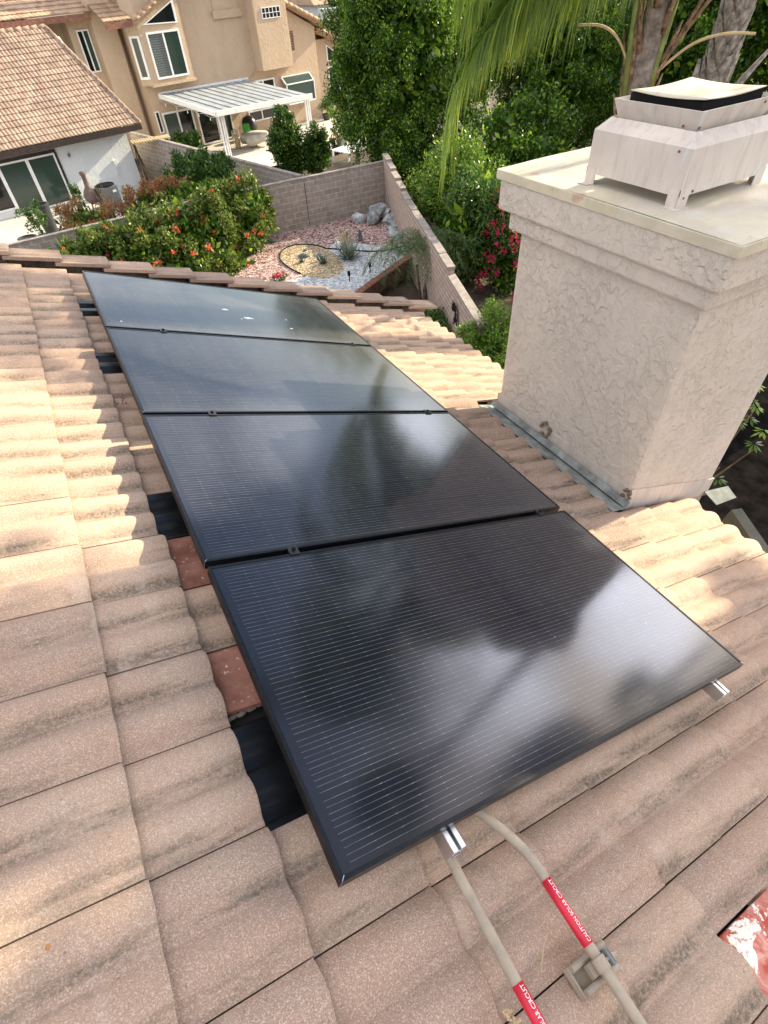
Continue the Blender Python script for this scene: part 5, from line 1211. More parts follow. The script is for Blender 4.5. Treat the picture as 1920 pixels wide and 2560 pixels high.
# narrow window on the slanted side of the bay
mb = MB(); a, b = Vector((-6.50, -0.04, 0)), Vector((-6.10, -0.55, 0)); nn = Vector((b.y - a.y, -(b.x - a.x), 0)).normalized() * 0.06
for (u0, u1, z0, z1) in ((0, 1, -0.85, -0.75), (0, 1, -2.75, -2.62), (0, .2, -2.62, -.85), (.8, 1, -2.62, -.85)):
    pa, pb = a.lerp(b, u0), a.lerp(b, u1)
    mb.add([(pa.x, pa.y, z0), (pb.x, pb.y, z0), (pb.x, pb.y, z1), (pa.x, pa.y, z1)] + [((p + nn).x, (p + nn).y, z) for p, z in ((pa, z0), (pb, z0), (pb, z1), (pa, z1))], [(4, 5, 6, 7), (0, 1, 5, 4), (1, 2, 6, 5), (2, 3, 7, 6), (3, 0, 4, 7)])
fo = mb.build('narrow_window', m_whitepaint, th); gb = MB(); pa, pb = a.lerp(b, .15) + nn * .4, a.lerp(b, .85) + nn * .4; gb.add([(pa.x, pa.y, -2.64), (pb.x, pb.y, -2.64), (pb.x, pb.y, -.83), (pa.x, pa.y, -.83)], [(0, 1, 2, 3)]); gb.build('pane', m_wdark, fo)
mb = MB(); mb.box((-0.70, -0.14, -0.50), (1.40, 0.01, -0.12)); mb.box((-0.55, -0.05, -0.119), (1.25, 0.01, 1.2)); mb.build('sill_box', m_tan, th)
mb = MB(); mb.box((1.80, -1.0, -3.28), (4.30, 0.01, 2.4)); mb.build('pop_out', m_tan, th, bevel=0.03)
fo = window(th, 2.36, 3.80, -0.74, -0.20, -1.01, 'glass_block_window', m_wdark, 0.04, 4, 0.03)
mb = MB(); mb.box((2.38, -1.05, -0.49), (3.78, -1.0, -0.46)); mb.build('crossbar', m_whitepaint, fo)
mb = MB(); mb.add([(1.05, -0.001, -3.68), (1.8, -0.001, -3.28), (4.3, -0.001, -3.28), (4.3, -0.30, -3.28), (1.8, -0.3, -3.28)], [(0, 1, 4)])
mb.build('soffit_trim', m_tan, th)
mb = MB()
for i in range(12): mb.box((5.02, -0.03, -2.55 + i * 0.085), (5.26, 0.0, -2.51 + i * 0.085))
mb.build('wall_vent', m_dkwood, th)
window(th, 1.2, 3.13, -4.8, -3.78, -0.02, 'kitchen_window', m_wdark, 0.09, 1)
window(th, 0.55, 2.78, -6.0, -5.36, -0.02, 'low_window', m_wdark, 0.08, 1)
window(th, -5.85, -3.68, gz + 0.05, -4.50, -0.02, 'patio_door', [m_wgreen, m_wdark], 0.10, 1)
window(th, -3.42, -1.98, gz + 0.05, -4.70, -0.02, 'patio_door', [m_wdark], 0.10, 0)
window(th, -1.50, -0.86, gz + 0.1, -4.95, -0.02, 'patio_window', m_wgreen, 0.08, 0)
window(th, -6.30, -6.0, -5.5, -4.36, -0.02, 'slot_window', m_wdark, 0.06, 0)
window(th, -8.99, -8.26, -2.2, -0.28, 1.48, 'side_window', [m_wdark, m_wgreen], 0.07, 1)
window(th, 8.72, 10.8, -5.9, -3.88, 0.98, 'right_window', [m_wdark, m_wshut], 0.09, 1)
mb = MB(); q = trif(mb, [(8.72, -3.58), (10.35, -3.60), (8.72, -2.62)], 0.985); fo = mb.build('gable_window', m_whitepaint, th); gb = MB(); gb.add([(p[0], 0.97, p[1]) for p in q], [(0, 1, 2)]); gb.build('pane', m_wdark, fo)
# greenhouse window
mb = MB(); u0, u1, z0, z1 = 3.72, 6.22, -5.42, -3.85
for (a, b) in (((u0, -0.62, z0), (u1, -0.56, z0 + 0.09)), ((u0, -0.62, z1 - 0.45), (u1, -0.56, z1 - 0.38)), ((u0, -0.62, z0), (u0 + 0.07, -0.56, z1 - 0.4)), ((u1 - 0.07, -0.62, z0), (u1, -0.56, z1 - 0.4)), ((u0, -0.12, z1 - 0.06), (u1, -0.0, z1)), ((u0, -0.6, z0), (u1, 0, z0 + 0.06))): mb.box(a, b)
for uu in (u0, u1 - 0.07): mb.add([(uu, -0.62, z1 - 0.42), (uu + 0.07, -0.62, z1 - 0.42), (uu + 0.07, -0.05, z1), (uu, -0.05, z1), (uu, -0.58, z1 - 0.48), (uu + 0.07, -0.58, z1 - 0.48), (uu + 0.07, 0, z1 - 0.08), (uu, 0, z1 - 0.08)], [(0, 1, 2, 3), (0, 4, 5, 1), (3, 2, 6, 7), (0, 3, 7, 4), (1, 5, 6, 2)])
fo = mb.build('greenhouse_window', m_whitepaint, th); gb = MB(); gb.box((u0 + .07, -0.6, z0 + .09), (u1 - .07, -0.59, z1 - .45)); gb.add([(u0 + .07, -0.6, z1 - .42), (u1 - .07, -0.6, z1 - .42), (u1 - .07, -.08, z1 - .02), (u0 + .07, -.08, z1 - .02)], [(0, 1, 2, 3)]); gb.build('pane', win_mat('greenhouse glass', (0.06, 0.09, 0.085), 0.08), fo)
mb = MB(); mb.box((u0 + 0.2, -0.5, z0 + 0.5), (u1 - 0.2, -0.1, z0 + 0.53)); mb.build('shelf', m_whitepaint, fo)
# chimney of the tan house and roofs
mb = MB(); mb.box((-8.15, 0.8, gz), (-6.75, 1.49, 3.2)); mb.build('chimney', m_tan, th)
barrel_roof('left_roof', th, -13.2, -8.0, -8.0, 0.6, 0.42, 4.0, 2.0, m_ntile2, 9, 0.25, 0.03, 0.06, 0.05)
mb = MB(); mb.box((-13.2, 0.55, 0.12), (-8.16, 0.62, 0.40)); mb.build('fascia', M_plain('red brown timber', (0.23, 0.105, 0.07), 0.8, 0, 0.2, 8), th)
mb = MB(); mb.add([(-13.2, 0.6, 0.2), (-8.2, 0.6, 0.2), (-8.2, 2.6, 0.2), (-13.2, 2.6, 0.2)], [(0, 1, 2, 3)]); mb.build('soffit', m_tan, th)
# right roof: gable rising to the right over the bay; eave faces left/front
def slab(name, P, thick, mat):
    mb = MB(); n = len(P); mb.add(list(P) + [(p[0], p[1], p[2] - thick) for p in P], [tuple(range(n)), tuple(range(2 * n - 1, n - 1, -1))] + [(i, n + i, n + (i + 1) % n, (i + 1) % n) for i in range(n)]); return mb.build(name, mat, th)
barrel_roof('bay_roof', th, -8.05, -6.40, -6.40, -0.9, -0.05, 2.8, 1.5, m_ntile2, 9, 0.25, 0.03, 0.06, 0.05, uL1=-8.05)
mb = MB(); mb.box((-6.72, -0.98, -0.34), (-6.40, -0.90, -0.06)); mb.box((-8.05, -0.98, -0.34), (-6.722, -0.9, -0.06)); mb.build('fascia', M_plain('red brown timber trim', (0.23, 0.105, 0.07), 0.8, 0, 0.2, 8), th)
slab('gable_eave', [(-6.4, -1.05, -0.06), (-1.5, -1.05, 1.95), (-1.5, 3, 1.95), (-6.4, 3, -0.06)], 0.16, m_ntile2)
mb = MB()
for i in range(12):
    f0, f1 = i / 12, (i + 1.15) / 12; mb.tube([(-6.4 + 4.9 * f0, -1.05, -0.02 + 2.0 * f0), (-6.4 + 4.9 * f1, -1.05, -0.06 + 2.0 * f1)], [0.13, 0.11], 8)
mb.build('verge_tiles', m_ntile2, th, smooth=True)
slab('right_gable_eave', [(4.30, -0.55, 0.02), (8.2, -0.55, -1.60), (8.2, 9, -1.60), (4.30, 9, 0.02)], 0.14, m_ntile2)
mb = MB()
for i in range(10):
    f0, f1 = (i + 1.15) / 10, i / 10; mb.tube([(4.30 + 3.9 * f0, -0.55, 0.04 - 1.62 * f0), (4.30 + 3.9 * f1, -0.55, 0.02 - 1.62 * f1)], [0.12, 0.10], 8)
mb.build('verge_tiles', m_ntile2, th, smooth=True)
slab('far_right_eave', [(7.6, 0.4, -1.66), (12.8, 0.4, -3.7), (12.8, 9, -3.7), (7.6, 9, -1.66)], 0.14, m_ntile2)
mb = MB()
for i in range(12):
    f0, f1 = (i + 1.15) / 12, i / 12; mb.tube([(7.6 + 5.2 * f0, 0.4, -1.60 - 2.05 * f0), (7.6 + 5.2 * f1, 0.4, -1.62 - 2.05 * f1)], [0.12, 0.10], 8)
mb.build('verge_tiles', m_ntile2, th, smooth=True)
mb = MB(); mb.add([(-6.4, -1.0, 1.9), (4.3, -1.0, 2.4), (4.3, 9.2, 2.4), (-6.4, 9.2, 2.4), (-1, 4, 4.2)], [(0, 1, 4), (1, 2, 4), (2, 3, 4), (3, 0, 4)]); mb.build('main_roof', m_ntile2, th)

# patio cover
pcv = empty('patio_cover', (TO[0], TO[1], 0), 'white slatted aluminium patio cover with string lights, standing before the tan house', 'patio cover', None, (0, 0, TH))
c00, c10, c01, c11 = Vector((-5.62, -0.05, -3.60)), Vector((1.02, -0.05, -3.66)), Vector((-4.42, -4.95, -4.30)), Vector((2.75, -4.95, -4.42))
mb = MB(); n = 11
for i in range(n):
    f0, f1 = i / n, (i + 0.72) / n
    a, b, c_, d = c00.lerp(c10, f0), c00.lerp(c10, f1), c01.lerp(c11, f1), c01.lerp(c11, f0)
    h = Vector((0, 0, 0.05)); mb.add([a + h, b + h, c_ + h, d + h, a, b, c_, d], [(0, 1, 2, 3), (7, 6, 5, 4), (0, 4, 5, 1), (1, 5, 6, 2), (2, 6, 7, 3), (3, 7, 4, 0)])
mb.build('roof_pans', M_plain('weathered white aluminium', (0.31, 0.34, 0.37), 0.5, 0, 0.1, 1.5), pcv)
mb = MB(); mb.add([tuple(c00), tuple(c10), tuple(c11), tuple(c01)], [(0, 1, 2, 3)]); mb.build('pan_valley', M_plain('grey white pan', (0.22, 0.245, 0.27), 0.5), pcv).location.z = -0.03
def beam(name, a, b, hw, hh, mat=m_whitepaint, root=pcv):
    a, b = Vector(a), Vector(b); t = (b - a).normalized(); s = Vector((-t.y, t.x, 0)).normalized() * hw; u = Vector((0, 0, hh)); mb = MB()
    mb.add([a - s - u, a + s - u, a + s + u, a - s + u, b - s - u, b + s - u, b + s + u, b - s + u], [(0, 1, 2, 3), (7, 6, 5, 4), (0, 4, 5, 1), (1, 5, 6, 2), (2, 6, 7, 3), (3, 7, 4, 0)]); return mb.build(name, mat, root)
beam('front_fascia', c01 + Vector((-0.05, -0.06, -0.05)), c11 + Vector((0.05, -0.06, -0.05)), 0.05, 0.14)
beam('side_fascia', c00 + Vector((-0.07, 0, -0.04)), c01 + Vector((-0.07, 0.0, -0.06)), 0.04, 0.13)
beam('ledger', c00 + Vector((0, 0.0, 0.06)), c10 + Vector((0, 0.0, 0.06)), 0.05, 0.07)
for (u, w_, k) in ((-4.15, -4.7, 1), (2.45, -4.7, 1)):
    mb = MB()
    for dx in (-0.12, 0.06): mb.box((u + dx, w_ - 0.05, gz), (u + dx + 0.09, w_ + 0.05, -4.5))
    mb.box((u + 0.2, w_ - 0.05, gz), (u + 0.28, w_ + 0.05, -4.55)); mb.build('post', m_whitepaint, pcv)
mb = MB()
for i in range(5):
    a, b = c00.lerp(c01, i / 5), c00.lerp(c01, (i + 1) / 5)
    mb.tube([a + Vector((-0.12, 0, -0.2)), (a + b) / 2 + Vector((-0.12, 0, -0.3)), b + Vector((-0.12, 0, -0.2))], 0.008, 4)
    mb.lathe([(0.01, -0.02), (0.035, -0.1), (0.03, -0.16), (0.005, -0.18)], tuple((a + b) / 2 + Vector((-0.12, 0, -0.3))), 7)
mb.build('string_lights', m_whitepaint, pcv)
def loc(O, u, w_, z): return Hm(O) @ Vector((u, w_, z))
# patio furniture
p = loc(TO, -1.3, -3.6, gz)
t = empty('patio_table', p, 'round patio table under a pale draped cloth beside the covered grill', 'table')
mb = MB(); mb.lathe([(0.03, 0), (0.04, 0.7), (0.85, 0.71), (0.85, 0.735)], (0, 0, 0), 20); mb.build('table_frame', m_acgrey, t)
o = MB(); g = np.random.default_rng(2); o.lathe([(0.88 + 0.0, 0.28), (0.95, 0.55), (0.89, 0.742), (0.4, 0.748), (0.02, 0.75)], tuple(p), 28); ob = o.build('tablecloth', M_plain('pale cloth', (0.42, 0.39, 0.34), 0.9, 0, 0.1, 3), smooth=True)
for v in ob.data.vertices:
    if v.co.z < p.z + 0.6:
        a = math.atan2(v.co.y - p.y, v.co.x - p.x); k = 1 + 0.09 * math.sin(7 * a); v.co.x = p.x + (v.co.x - p.x) * k; v.co.y = p.y + (v.co.y - p.y) * k; v.co.z += 0.12 * math.sin(4 * a + 1)
tag(ob, 'pale draped cloth hanging over the patio table', 'tablecloth')
p = loc(TO, -0.15, -1.1, gz); mb = MB()
mb.lathe([(0.50, 0), (0.52, 0.75), (0.50, 1.0), (0.36, 1.22), (0.1, 1.32), (0.01, 1.33)], tuple(p), 14); ob = mb.build('covered_grill', M_plain('black vinyl cover', (0.012, 0.012, 0.014), 0.3), smooth=True); ob.scale = (1, 1, 1); tag(ob, 'grill under a glossy black cover against the tan wall', 'grill')
p = loc(TO, -1.95, -2.3, gz); ch_ = empty('plastic_chair', p, 'cream plastic chair with a slatted round back beside the table', 'chair')
mb = MB(); mb.box((-0.25, -0.25, 0.40), (0.25, 0.25, 0.44)); mb.build('seat', m_concrete, ch_)
mb = MB()
for i in range(6): mb.box((-0.22 + i * 0.08, 0.22, 0.45), (-0.18 + i * 0.08, 0.25, 0.88))
mb.tube([(-0.25, 0.235, 0.44), (-0.24, 0.235, 0.82), (0, 0.235, 0.93), (0.24, 0.235, 0.82), (0.25, 0.235, 0.44)], 0.025, 6); mb.build('backrest', m_concrete, ch_)
for (x, y) in ((-.22, -.22), (.22, -.22), (-.22, .22), (.22, .22)):
    mb = MB(); mb.tube([(x, y, 0), (x, y, 0.4)], 0.025, 6); mb.build('leg', m_concrete, ch_)
p = loc(TO, -1.35, -2.75, gz + 0.75); mb = MB(); mb.prism([(-0.2, -0.14), (0.2, -0.14), (0.22, 0.14), (-0.22, 0.14)], 0, 0.42); ob = mb.build('green_bag', M_plain('bright green fabric', (0.06, 0.36, 0.04), 0.7), loc=p, bevel=0.02); tag(ob, 'bright green bag on the patio table', 'bag')
p = loc(TO, -2.45, -3.1, gz); mb = MB(); mb.tube([p + Vector((0, 0, 0.0)), p + Vector((0.05, 0, 0.45)), p + Vector((-0.05, 0, 0.75))], [0.2, 0.17, 0.1], 8); mb.tube([p + Vector((-0.1, 0, 0.7)), p + Vector((-0.17, 0, 0.95))], [0.05, 0.01], 5); mb.tube([p + Vector((0.03, 0, 0.7)), p + Vector((0.06, 0, 0.95))], [0.05, 0.01], 5)
tag(mb.build('garden_statue', M_plain('ochre stone', (0.42, 0.32, 0.18), 0.9), smooth=True), 'small ochre animal statue at the foot of the patio post', 'statue')
# pots on the right of the patio
def potted(name, lab, p, r, h, potmat, leafmat, cr, ch2, seed, fl=None, stem=0.0, group=None, size=0.1):
    root = empty(name, p, lab, 'potted plant', group); mb = MB(); mb.lathe([(r * 0.75, 0), (r, h * 0.9), (r * 1.08, h * 0.92), (r * 1.08, h), (r * 0.9, h), (r * 0.85, h * 0.9)], (0, 0, 0), 16); mb.build('pot', potmat, root)
    P = crown_points(np.random.default_rng(seed), (0, 0, h + stem + ch2 * 0.8), (cr, cr, ch2), 16, 70, (0.25, 0.4), -1, 0.3); foliage('foliage', P, size, leafmat, root, seed)
    if stem: mb = MB(); mb.tube([(0, 0, h * 0.8), (0.02, 0, h + stem + ch2 * 0.5)], [0.03, 0.015], 6); mb.build('stem', m_bark, root)
    if fl is not None: foliage('flowers', blob(np.random.default_rng(seed + 1), 60, (0, 0, h + stem + ch2 * 1.5), (cr * .8, cr * .8, ch2 * .4)), size * 1.2, fl, root, seed + 1)['kind'] = 'stuff'
    return root
potted('potted_lemon', 'lemon tree in a white pot at the foot of the dark tree', Vector((17.7, 37.6, G)), 0.42, 0.75, m_whitepaint, lf_bright, 0.85, 0.75, 301, size=0.16, stem=0.15)
potted('potted_flowers', 'pot of orange flowers below the lemon tree', Vector((16.7, 36.3, G)), 0.3, 0.4, m_plasticbk, lf_mid, 0.4, 0.3, 303, fl_orange)
potted('hanging_planter', 'small cone planter hanging beneath the patio cover', loc(TO, 1.55, -3.2, -5.55), 0.2, 0.25, m_dkwood, lf_mid, 0.3, 0.2, 305)
for i, (u, w_) in enumerate(((6.7, -1.0), (7.6, -0.3))):
    potted('potted_shrub', ('dark potted shrub against the corner of the tan house', 'dark potted shrub below the right hand window')[i], loc(TO, u, w_, gz), 0.3, 0.4, m_plasticbk, lf_mid, 0.55, 0.5, 310 + i)
mb = MB()
for i in range(5): mb.box((i * 0.02, i * 0.35, 0.45 + i * .001), (2.6, i * 0.35 + 0.2, 0.5 + i * .001))
for (x, y) in ((0.1, 0.1), (2.4, 0.1), (0.1, 1.4), (2.4, 1.4)): mb.box((x, y, 0), (x + 0.1, y + 0.1, 0.45))
tag(mb.build('slatted_bench', m_whitepaint, loc=(16.2, 33.6, G), rot=(0, 0, 0.35)), 'long pale slatted bench below the dark tree', 'bench')
# things beside the white bungalow
zt = G + 0.1
ac = empty('air_conditioner', (2.55, 34.6, zt), 'grey air conditioner unit against the white wall', 'air conditioner', None, (0, 0, 0.2)); mb = MB()
mb.box((-0.45, -0.45, 0.05), (0.45, 0.45, 0.95)); 
for i in range(14):
    mb.box((-0.46, -0.46, 0.12 + i * 0.055), (0.46, 0.46, 0.14 + i * 0.055))
mb.build('cabinet', m_acgrey, ac, bevel=0.02)
mb = MB(); mb.lathe([(0.46, 0.951), (0.47, 1.0), (0.40, 1.02), (0.36, 0.99)], (0, 0, 0), 24); mb.build('fan_guard', m_black, ac)
mb = MB(); mb.box((0.15, -0.475, 0.68), (0.33, -0.461, 0.78)); mb.build('badge_plate', m_whitepaint, ac)
cm = empty('chiminea', (1.72, 34.7, zt), 'brown clay chiminea with a tall neck beside the air conditioner', 'chiminea'); mb = MB()
mb.lathe([(0.15, 0.25), (0.34, 0.45), (0.38, 0.65), (0.26, 0.88), (0.13, 1.05), (0.11, 1.5), (0.15, 1.55), (0.15, 1.68), (0.09, 1.70)], (0, 0, 0), 16); mb.build('clay_body', M_plain('brown clay', (0.13, 0.09, 0.08), 0.8), cm, smooth=True)
mb = MB()
for i in range(3): a = i * 2.09; mb.tube([(0.3 * math.cos(a), 0.3 * math.sin(a), 0), (0.2 * math.cos(a), 0.2 * math.sin(a), 0.45)], 0.02, 5)
mb.build('stand', m_black, cm)
mb = MB(); g = np.random.default_rng(77)
for i in range(9):
    a = g.uniform(0, 6.28); z0 = g.uniform(0.1, 0.5); mb.tube([(2.0, 33.4, zt), (2.0 + 0.2 * math.cos(a), 33.4 + 0.1 * math.sin(a), zt + 0.5 + z0), (2.0 + 0.5 * math.cos(a), 33.4 + 0.3 * math.sin(a), zt + 0.9 + z0)], [0.03, 0.022, 0.015], 5)
tag(mb.build('bare_plumeria', m_bark), 'bare branching plant between the chiminea and the air conditioner', 'plant')
def pot(lab, p, r, h, mat, name='plant_pot', cat='pot', seg=18):
    mb = MB(); mb.lathe([(r * 0.78, 0), (r, h * 0.93), (r * 1.07, h * 0.94), (r * 1.07, h), (r * 0.9, h), (r * 0.88, h * 0.85), (0.01, h * 0.85)], p, seg); return tag(mb.build(name, mat), lab, cat, 'pots on the terrace')
pot('tall narrow black pot standing before the sliding door', (-0.72, 31.6, zt), 0.36, 1.35, m_plasticbk)
pot('wide shallow black pot behind the white bucket', (-1.80, 30.6, zt), 0.40, 0.42, m_plasticbk)
pot('bright red bucket at the left edge', (-1.95, 28.2, zt), 0.27, 0.36, M_plain('red plastic', (0.55, 0.035, 0.02), 0.4), 'bucket', 'bucket')
pot('white plastic bucket beside the red one', (-1.42, 28.6, zt), 0.25, 0.55, m_whitepaint, 'bucket', 'bucket')
pot('small black pot right of the potted citrus', (-0.45, 29.6, zt), 0.2, 0.3, m_plasticbk)
r_ = potted('potted_citrus', 'small citrus tree in a black nursery pot on the terrace', Vector((-1.12, 29.8, zt)), 0.30, 0.55, m_plasticbk, lf_mid, 0.55, 0.55, 320, stem=0.35, size=0.12)
potted('potted_shrub', 'dark plant beside the right jamb of the sliding door', Vector((1.0, 35.2, zt)), 0.18, 0.3, m_plasticbk, lf_mid, 0.25, 0.5, 330)
mb = MB(); mb.box((-0.3, -0.2, 0), (0.3, 0.2, 0.6)); tag(mb.build('green_bin', M_plain('green plastic', (0.02, 0.22, 0.09), 0.5), loc=(4.9, 33.2, zt), rot=(0, 0.15, 0.4), bevel=0.04), 'green plastic garden bin behind the rusty shrub', 'bin')
# rustic arch
ar = empty('garden_arch', (6.0, 37.0, G), 'rustic vine covered arch between the bungalow and the tan house', 'arch')
for k, x in enumerate((4.95, 6.75)):
    mb = MB(); g = np.random.default_rng(60 + k)
    for j in range(9): mb.tube([(x + g.normal() * 0.1 - 6, 36.9 - 37 + g.normal() * 0.1, 0), (x + g.normal() * 0.1 - 6, g.normal() * 0.12, 1.1), (x + g.normal() * 0.06 - 6, g.normal() * 0.1, 2.2)], 0.022, 5)
    mb.build('side_lattice', m_bark, ar)
mb = MB()
for i in range(15): mb.box((-1.15 + i * 0.14, -0.45, 2.18), (-1.08 + i * 0.14, 0.45, 2.24))
mb.build('top_slats', m_straw, ar)

# far houses beyond
def far_house(lab, x0, x1, y, z1, ridge, seed):
    r = empty('far_house', ((x0 + x1) / 2, y, G), lab, 'house', 'houses far behind'); inv = Matrix.Translation(r.location).inverted()
    mb = MB(); mb.box((x0, y, G), (x1, y + 9, z1)); o = mb.build('wall', m_farst, r); o.matrix_parent_inverse = inv
    mb = MB(); mb.add([(x0 - .5, y - .5, z1), (x1 + .5, y - .5, z1), (x1 + .5, y + 9.5, z1), (x0 - .5, y + 9.5, z1), (x0 - .5, y + 4.5, ridge), (x1 + .5, y + 4.5, ridge)], [(0, 1, 5, 4), (2, 3, 4, 5), (0, 4, 3), (1, 2, 5)]); o = mb.build('roof', m_ntile2, r); o.matrix_parent_inverse = inv
    mb = MB(); mb.box((x0 + (x1 - x0) * .3, y - 0.05, z1 - 1.7), (x0 + (x1 - x0) * .45, y, z1 - 0.6)); o = mb.build('window', m_wdark, r); o.matrix_parent_inverse = inv
far_house('pale grey stucco house with a parapet block beyond the tan house', 34, 46, 76, -1.5, 1.5, 1)
far_house('pale house with brown tiled roof seen above the right gable of the tan house', 22, 33.2, 84, -2.6, 0.2, 2)
mb = MB(); mb.box((33.9, 73.5, G), (38.2, 75.9, -1.8)); tag(mb.build('parapet_block', m_farst), 'grey stucco block building just left of the dark tree top', 'building', 'houses far behind')

# ------------------------------------------------------------------ the strip beyond the eave at the right
mb = MB(); 
fn = empty('timber_fence', (6.2, 1.6, G), 'dark brown timber fence deep in shade beyond the eave', 'fence', None, (0, 0, R(75)))
for i in range(22):
    mb = MB(); mb.box((i * 0.3 - 3.0, -0.02, 0), (i * 0.3 - 2.72, 0.02, 2.0)); mb.build('board', m_dkwood, fn)
for z in (0.4, 1.6):
    mb = MB(); mb.box((-3.0, 0.021, z), (3.6, 0.06, z + 0.09)); mb.build('fence_rail', m_dkwood, fn)
mb = MB(); mb.add([(3.0, -9, G - 0.28), (16, -9, G - 0.28), (18, 9, G - 0.28), (3.0, 9, G - 0.28)], [(0, 1, 2, 3)]); o = mb.build('shade_dark_ground', M_plain('ground painted shade dark', (0.010, 0.009, 0.009), 0.95, 0, 0.3, 3, spec=0.0)); o['kind'] = 'structure'  # near black colour stands in for deep shade on this ground
mb = MB(); mb.box((-0.05, -1.6, 0), (0.05, 0.1, 0.30)); tag(mb.build('timber_board', M_plain('weathered pale board', (0.10, 0.10, 0.085), 0.9), loc=(4.35, 1.2, -2.55), rot=(0.15, 0, -0.35)), 'weathered pale board below the eave at the right edge', 'board')
sc = empty('umbrella_plant', (4.5, 1.95, G), 'umbrella plant with fingered leaf whorls beside the chimney foot', 'plant'); inv = Matrix.Translation(sc.location).inverted()
g = np.random.default_rng(91); mb = MB(); V, F, Rn = [], [], []
tips = [(4.05, 1.62, -1.75), (4.25, 1.72, -1.5), (4.45, 1.75, -1.3), (4.35, 1.55, -1.95), (4.55, 1.85, -1.62), (4.15, 1.80, -2.05), (4.6, 1.62, -1.45), (4.3, 1.9, -1.75), (4.0, 1.75, -2.2), (4.75, 1.9, -1.35), (4.7, 1.5, -1.85), (4.5, 2.1, -2.0), (4.2, 2.0, -2.3), (4.85, 1.75, -1.6)]
for tx_, ty_, tz_ in tips:
    b = Vector((4.6 + g.normal() * 0.1, 1.95 + g.normal() * 0.1, -3.6)); t_ = Vector((tx_, ty_, tz_)); m_ = b.lerp(t_, 0.6) + Vector((0.15, 0.1, 0))
    mb.tube([b, m_, t_], [0.02, 0.012, 0.006], 5)
    for w2 in range(2):
        c_ = t_ + Vector((g.normal() * 0.08, g.normal() * 0.08, g.normal() * 0.08)); r = g.uniform(0.1, 1)
        for k in range(9):
            a = k * 0.698 + g.uniform(-.15, .15); d = np.array((math.cos(a), math.sin(a), -0.35 + g.normal() * 0.15)); d /= np.linalg.norm(d); s_ = np.array((-math.sin(a), math.cos(a), 0)) * 0.014; L_ = g.uniform(0.08, 0.12); p = np.array(tuple(c_))
            b0 = len(V); V += [p + d * 0.015, p + d * L_ * 0.6 + s_, p + d * L_, p + d * L_ * 0.6 - s_]; F.append((b0, b0 + 1, b0 + 2, b0 + 3)); Rn += [r] * 4
o = mb.build('stems', m_bark, sc, smooth=True); o.matrix_parent_inverse = inv
V = np.array(V)
for k in range(0, len(F), 9):
    o = raw_mesh('leaf_whorl', V[4 * k:4 * k + 36], np.arange(36).reshape(9, 4), lf_bright, sc, Rn[4 * k:4 * k + 36]); o.matrix_parent_inverse = inv
mb = MB(); mb.tube([(4.35, 2.2, G), (4.3, 2.25, -4), (4.05, 2.6, -2.0), (3.95, 3.0, -0.9)], [0.14, 0.12, 0.10, 0.07], 10); mb.tube([(4.55, 1.75, G), (4.5, 1.8, -4), (4.32, 1.95, -2.6), (4.15, 2.15, -1.6)], [0.09, 0.08, 0.06, 0.04], 8)
o = mb.build('trunk', m_bark, sc, smooth=True); o.matrix_parent_inverse = inv

# ------------------------------------------------------------------ trees outside the picture: they shade the near tiles and show in the glass
def shade_tree(lab, c, base, clumps, seed, size=0.16, mat=lf_mid):
    g = np.random.default_rng(seed); P = []
    for (x, y, z, r, n) in clumps: P.append(blob(g, n, (x, y, z), (r, r, r), 0.1))
    root = empty('broadleaf_tree', base, lab, 'tree', 'tall trees past the eave'); inv = Matrix.Translation(root.location).inverted()
    o = foliage('foliage', np.concatenate(P), size, mat, root, seed, 1.7); o.matrix_parent_inverse = inv
    mb = MB(); b = Vector(base); mid = Vector((c[0], c[1], c[2] - 1.2)); mb.tube([b, b.lerp(mid, 0.6), mid], [0.3, 0.24, 0.16], 10)
    for (x, y, z, r, n) in clumps[::2]: mb.tube([mid, mid.lerp(Vector((x, y, z)), 0.5) + Vector((0, 0, -0.2)), (x, y, z)], [0.09, 0.05, 0.02], 6)
    o = mb.build('trunk', m_bark, root, smooth=True); o.matrix_parent_inverse = inv
def sunpt(s, t, d):
    """point at distance d up the sunbeam that lands on roof point (s,t)"""
    p = roofpt(s, t, -0.14) + SUN * d; return p
cl = []; g = np.random.default_rng(123)
for i in range(72):
    s, t = g.uniform(-1.5, 1.6), g.uniform(-1.3, 1.18)
    if t > 1.0 and s > 0.6: continue
    if s < -0.30 and (0.02 < t < 0.40 or t > 0.95): continue
    if 0.9 < s < 1.6 and t < -0.55: continue
    p = sunpt(s, t, g.uniform(10.5, 13.5)); cl.append((p.x, p.y, p.z, g.uniform(0.30, 0.55), int(g.uniform(160, 260))))
for i in range(9):
    s, t = g.uniform(1.6, 3.4), g.uniform(-1.2, 0.45)
    p = sunpt(s, t, g.uniform(10.5, 13.5)); cl.append((p.x, p.y, p.z, g.uniform(0.22, 0.4), int(g.uniform(80, 150))))
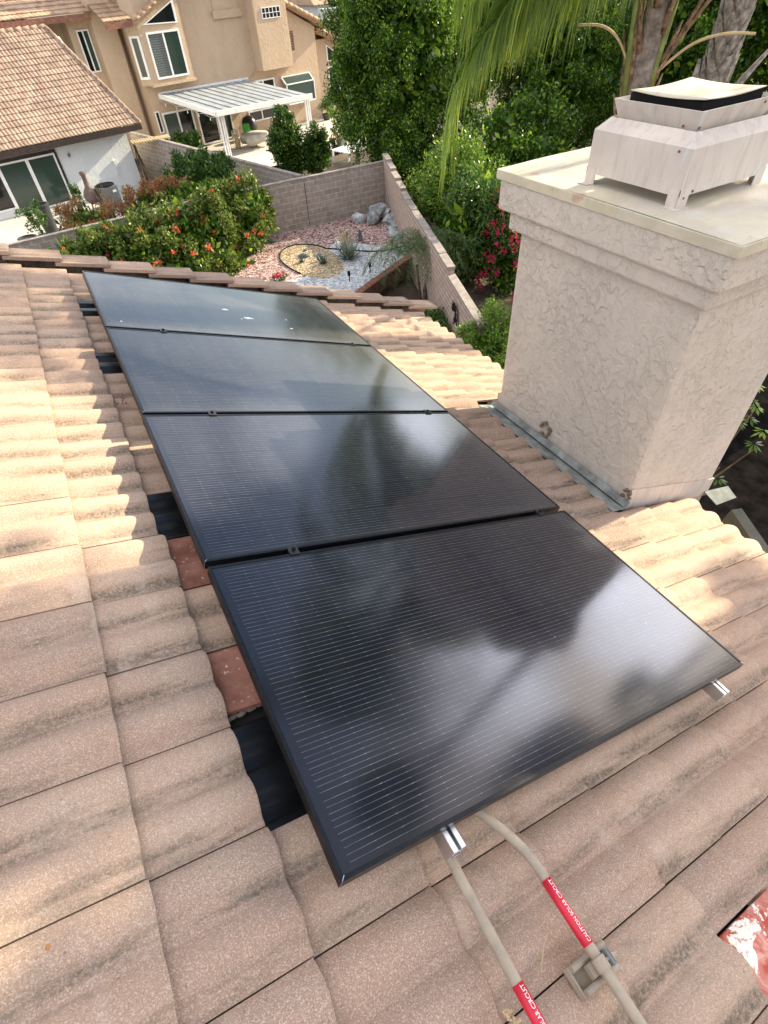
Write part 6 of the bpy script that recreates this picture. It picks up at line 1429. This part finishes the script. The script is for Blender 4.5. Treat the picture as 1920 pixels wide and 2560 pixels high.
shade_tree('tall broadleaf tree past the eave that shades the near tiles', (12, 1.2, 5.2), (12.4, 1.0, G), cl, 7)

# tall fan palms across the street behind: their crowns are what the glass mirrors
def fan_palm(lab, x, y, z, r, seed):
    root = empty('fan_palm', (x, y, G), lab, 'palm', 'tall palms past the eave'); inv = Matrix.Translation(root.location).inverted(); g = np.random.default_rng(seed)
    mb = MB(); mb.tube([(x, y, G), (x + 0.1, y, (G + z) / 2), (x, y, z)], [0.26, 0.2, 0.16], 10); o = mb.build('trunk', m_ptrunk, root, smooth=True); o.matrix_parent_inverse = inv
    V, F, Rn = [], [], []
    for i in range(46):
        a = g.uniform(0, 6.28); e = g.uniform(-0.9, 1.3); d = np.array((math.cos(a) * math.cos(e), math.sin(a) * math.cos(e), math.sin(e))); s_ = np.cross(d, (0, 0, 1)); s_ /= np.linalg.norm(s_) + 1e-6; u_ = np.cross(s_, d)
        c0 = np.array((x, y, z)) + d * r * 0.45; rr = g.uniform(0, 1)
        for k in range(20):
            b_ = -1.5 + 3.0 * k / 19; q = d * math.cos(b_) + s_ * math.sin(b_); tip = c0 + q * r * 0.6 + np.array((0, 0, -0.12 * r)); w_ = np.cross(q, u_) * 0.045
            b0 = len(V); V += [c0, c0 + q * r * 0.3 + w_, tip, c0 + q * r * 0.3 - w_]; F.append((b0, b0 + 1, b0 + 2, b0 + 3)); Rn += [rr] * 4
    o = raw_mesh('fronds', np.array(V), np.array(F), lf_ficus, root, Rn); o.matrix_parent_inverse = inv
def at_dir(az, el, d): return (0.03 + d * math.cos(R(az)), -0.27 + d * math.sin(R(az)), 1.35 + d * math.tan(R(el)))
for i, (az, el, d, r_) in enumerate(((30, 17.5, 22, 2.5), (25, 14, 24, 2.1), (36, 31, 17, 2.1), (20.5, 37, 15, 1.6), (41, 10, 24, 2.4), (9, 12.5, 26, 1.7))):
    x, y, z = at_dir(az, el, d); fan_palm('tall fan palm past the eave, seen only as a dark shape mirrored in the panels', x, y, z, r_, 400 + i)
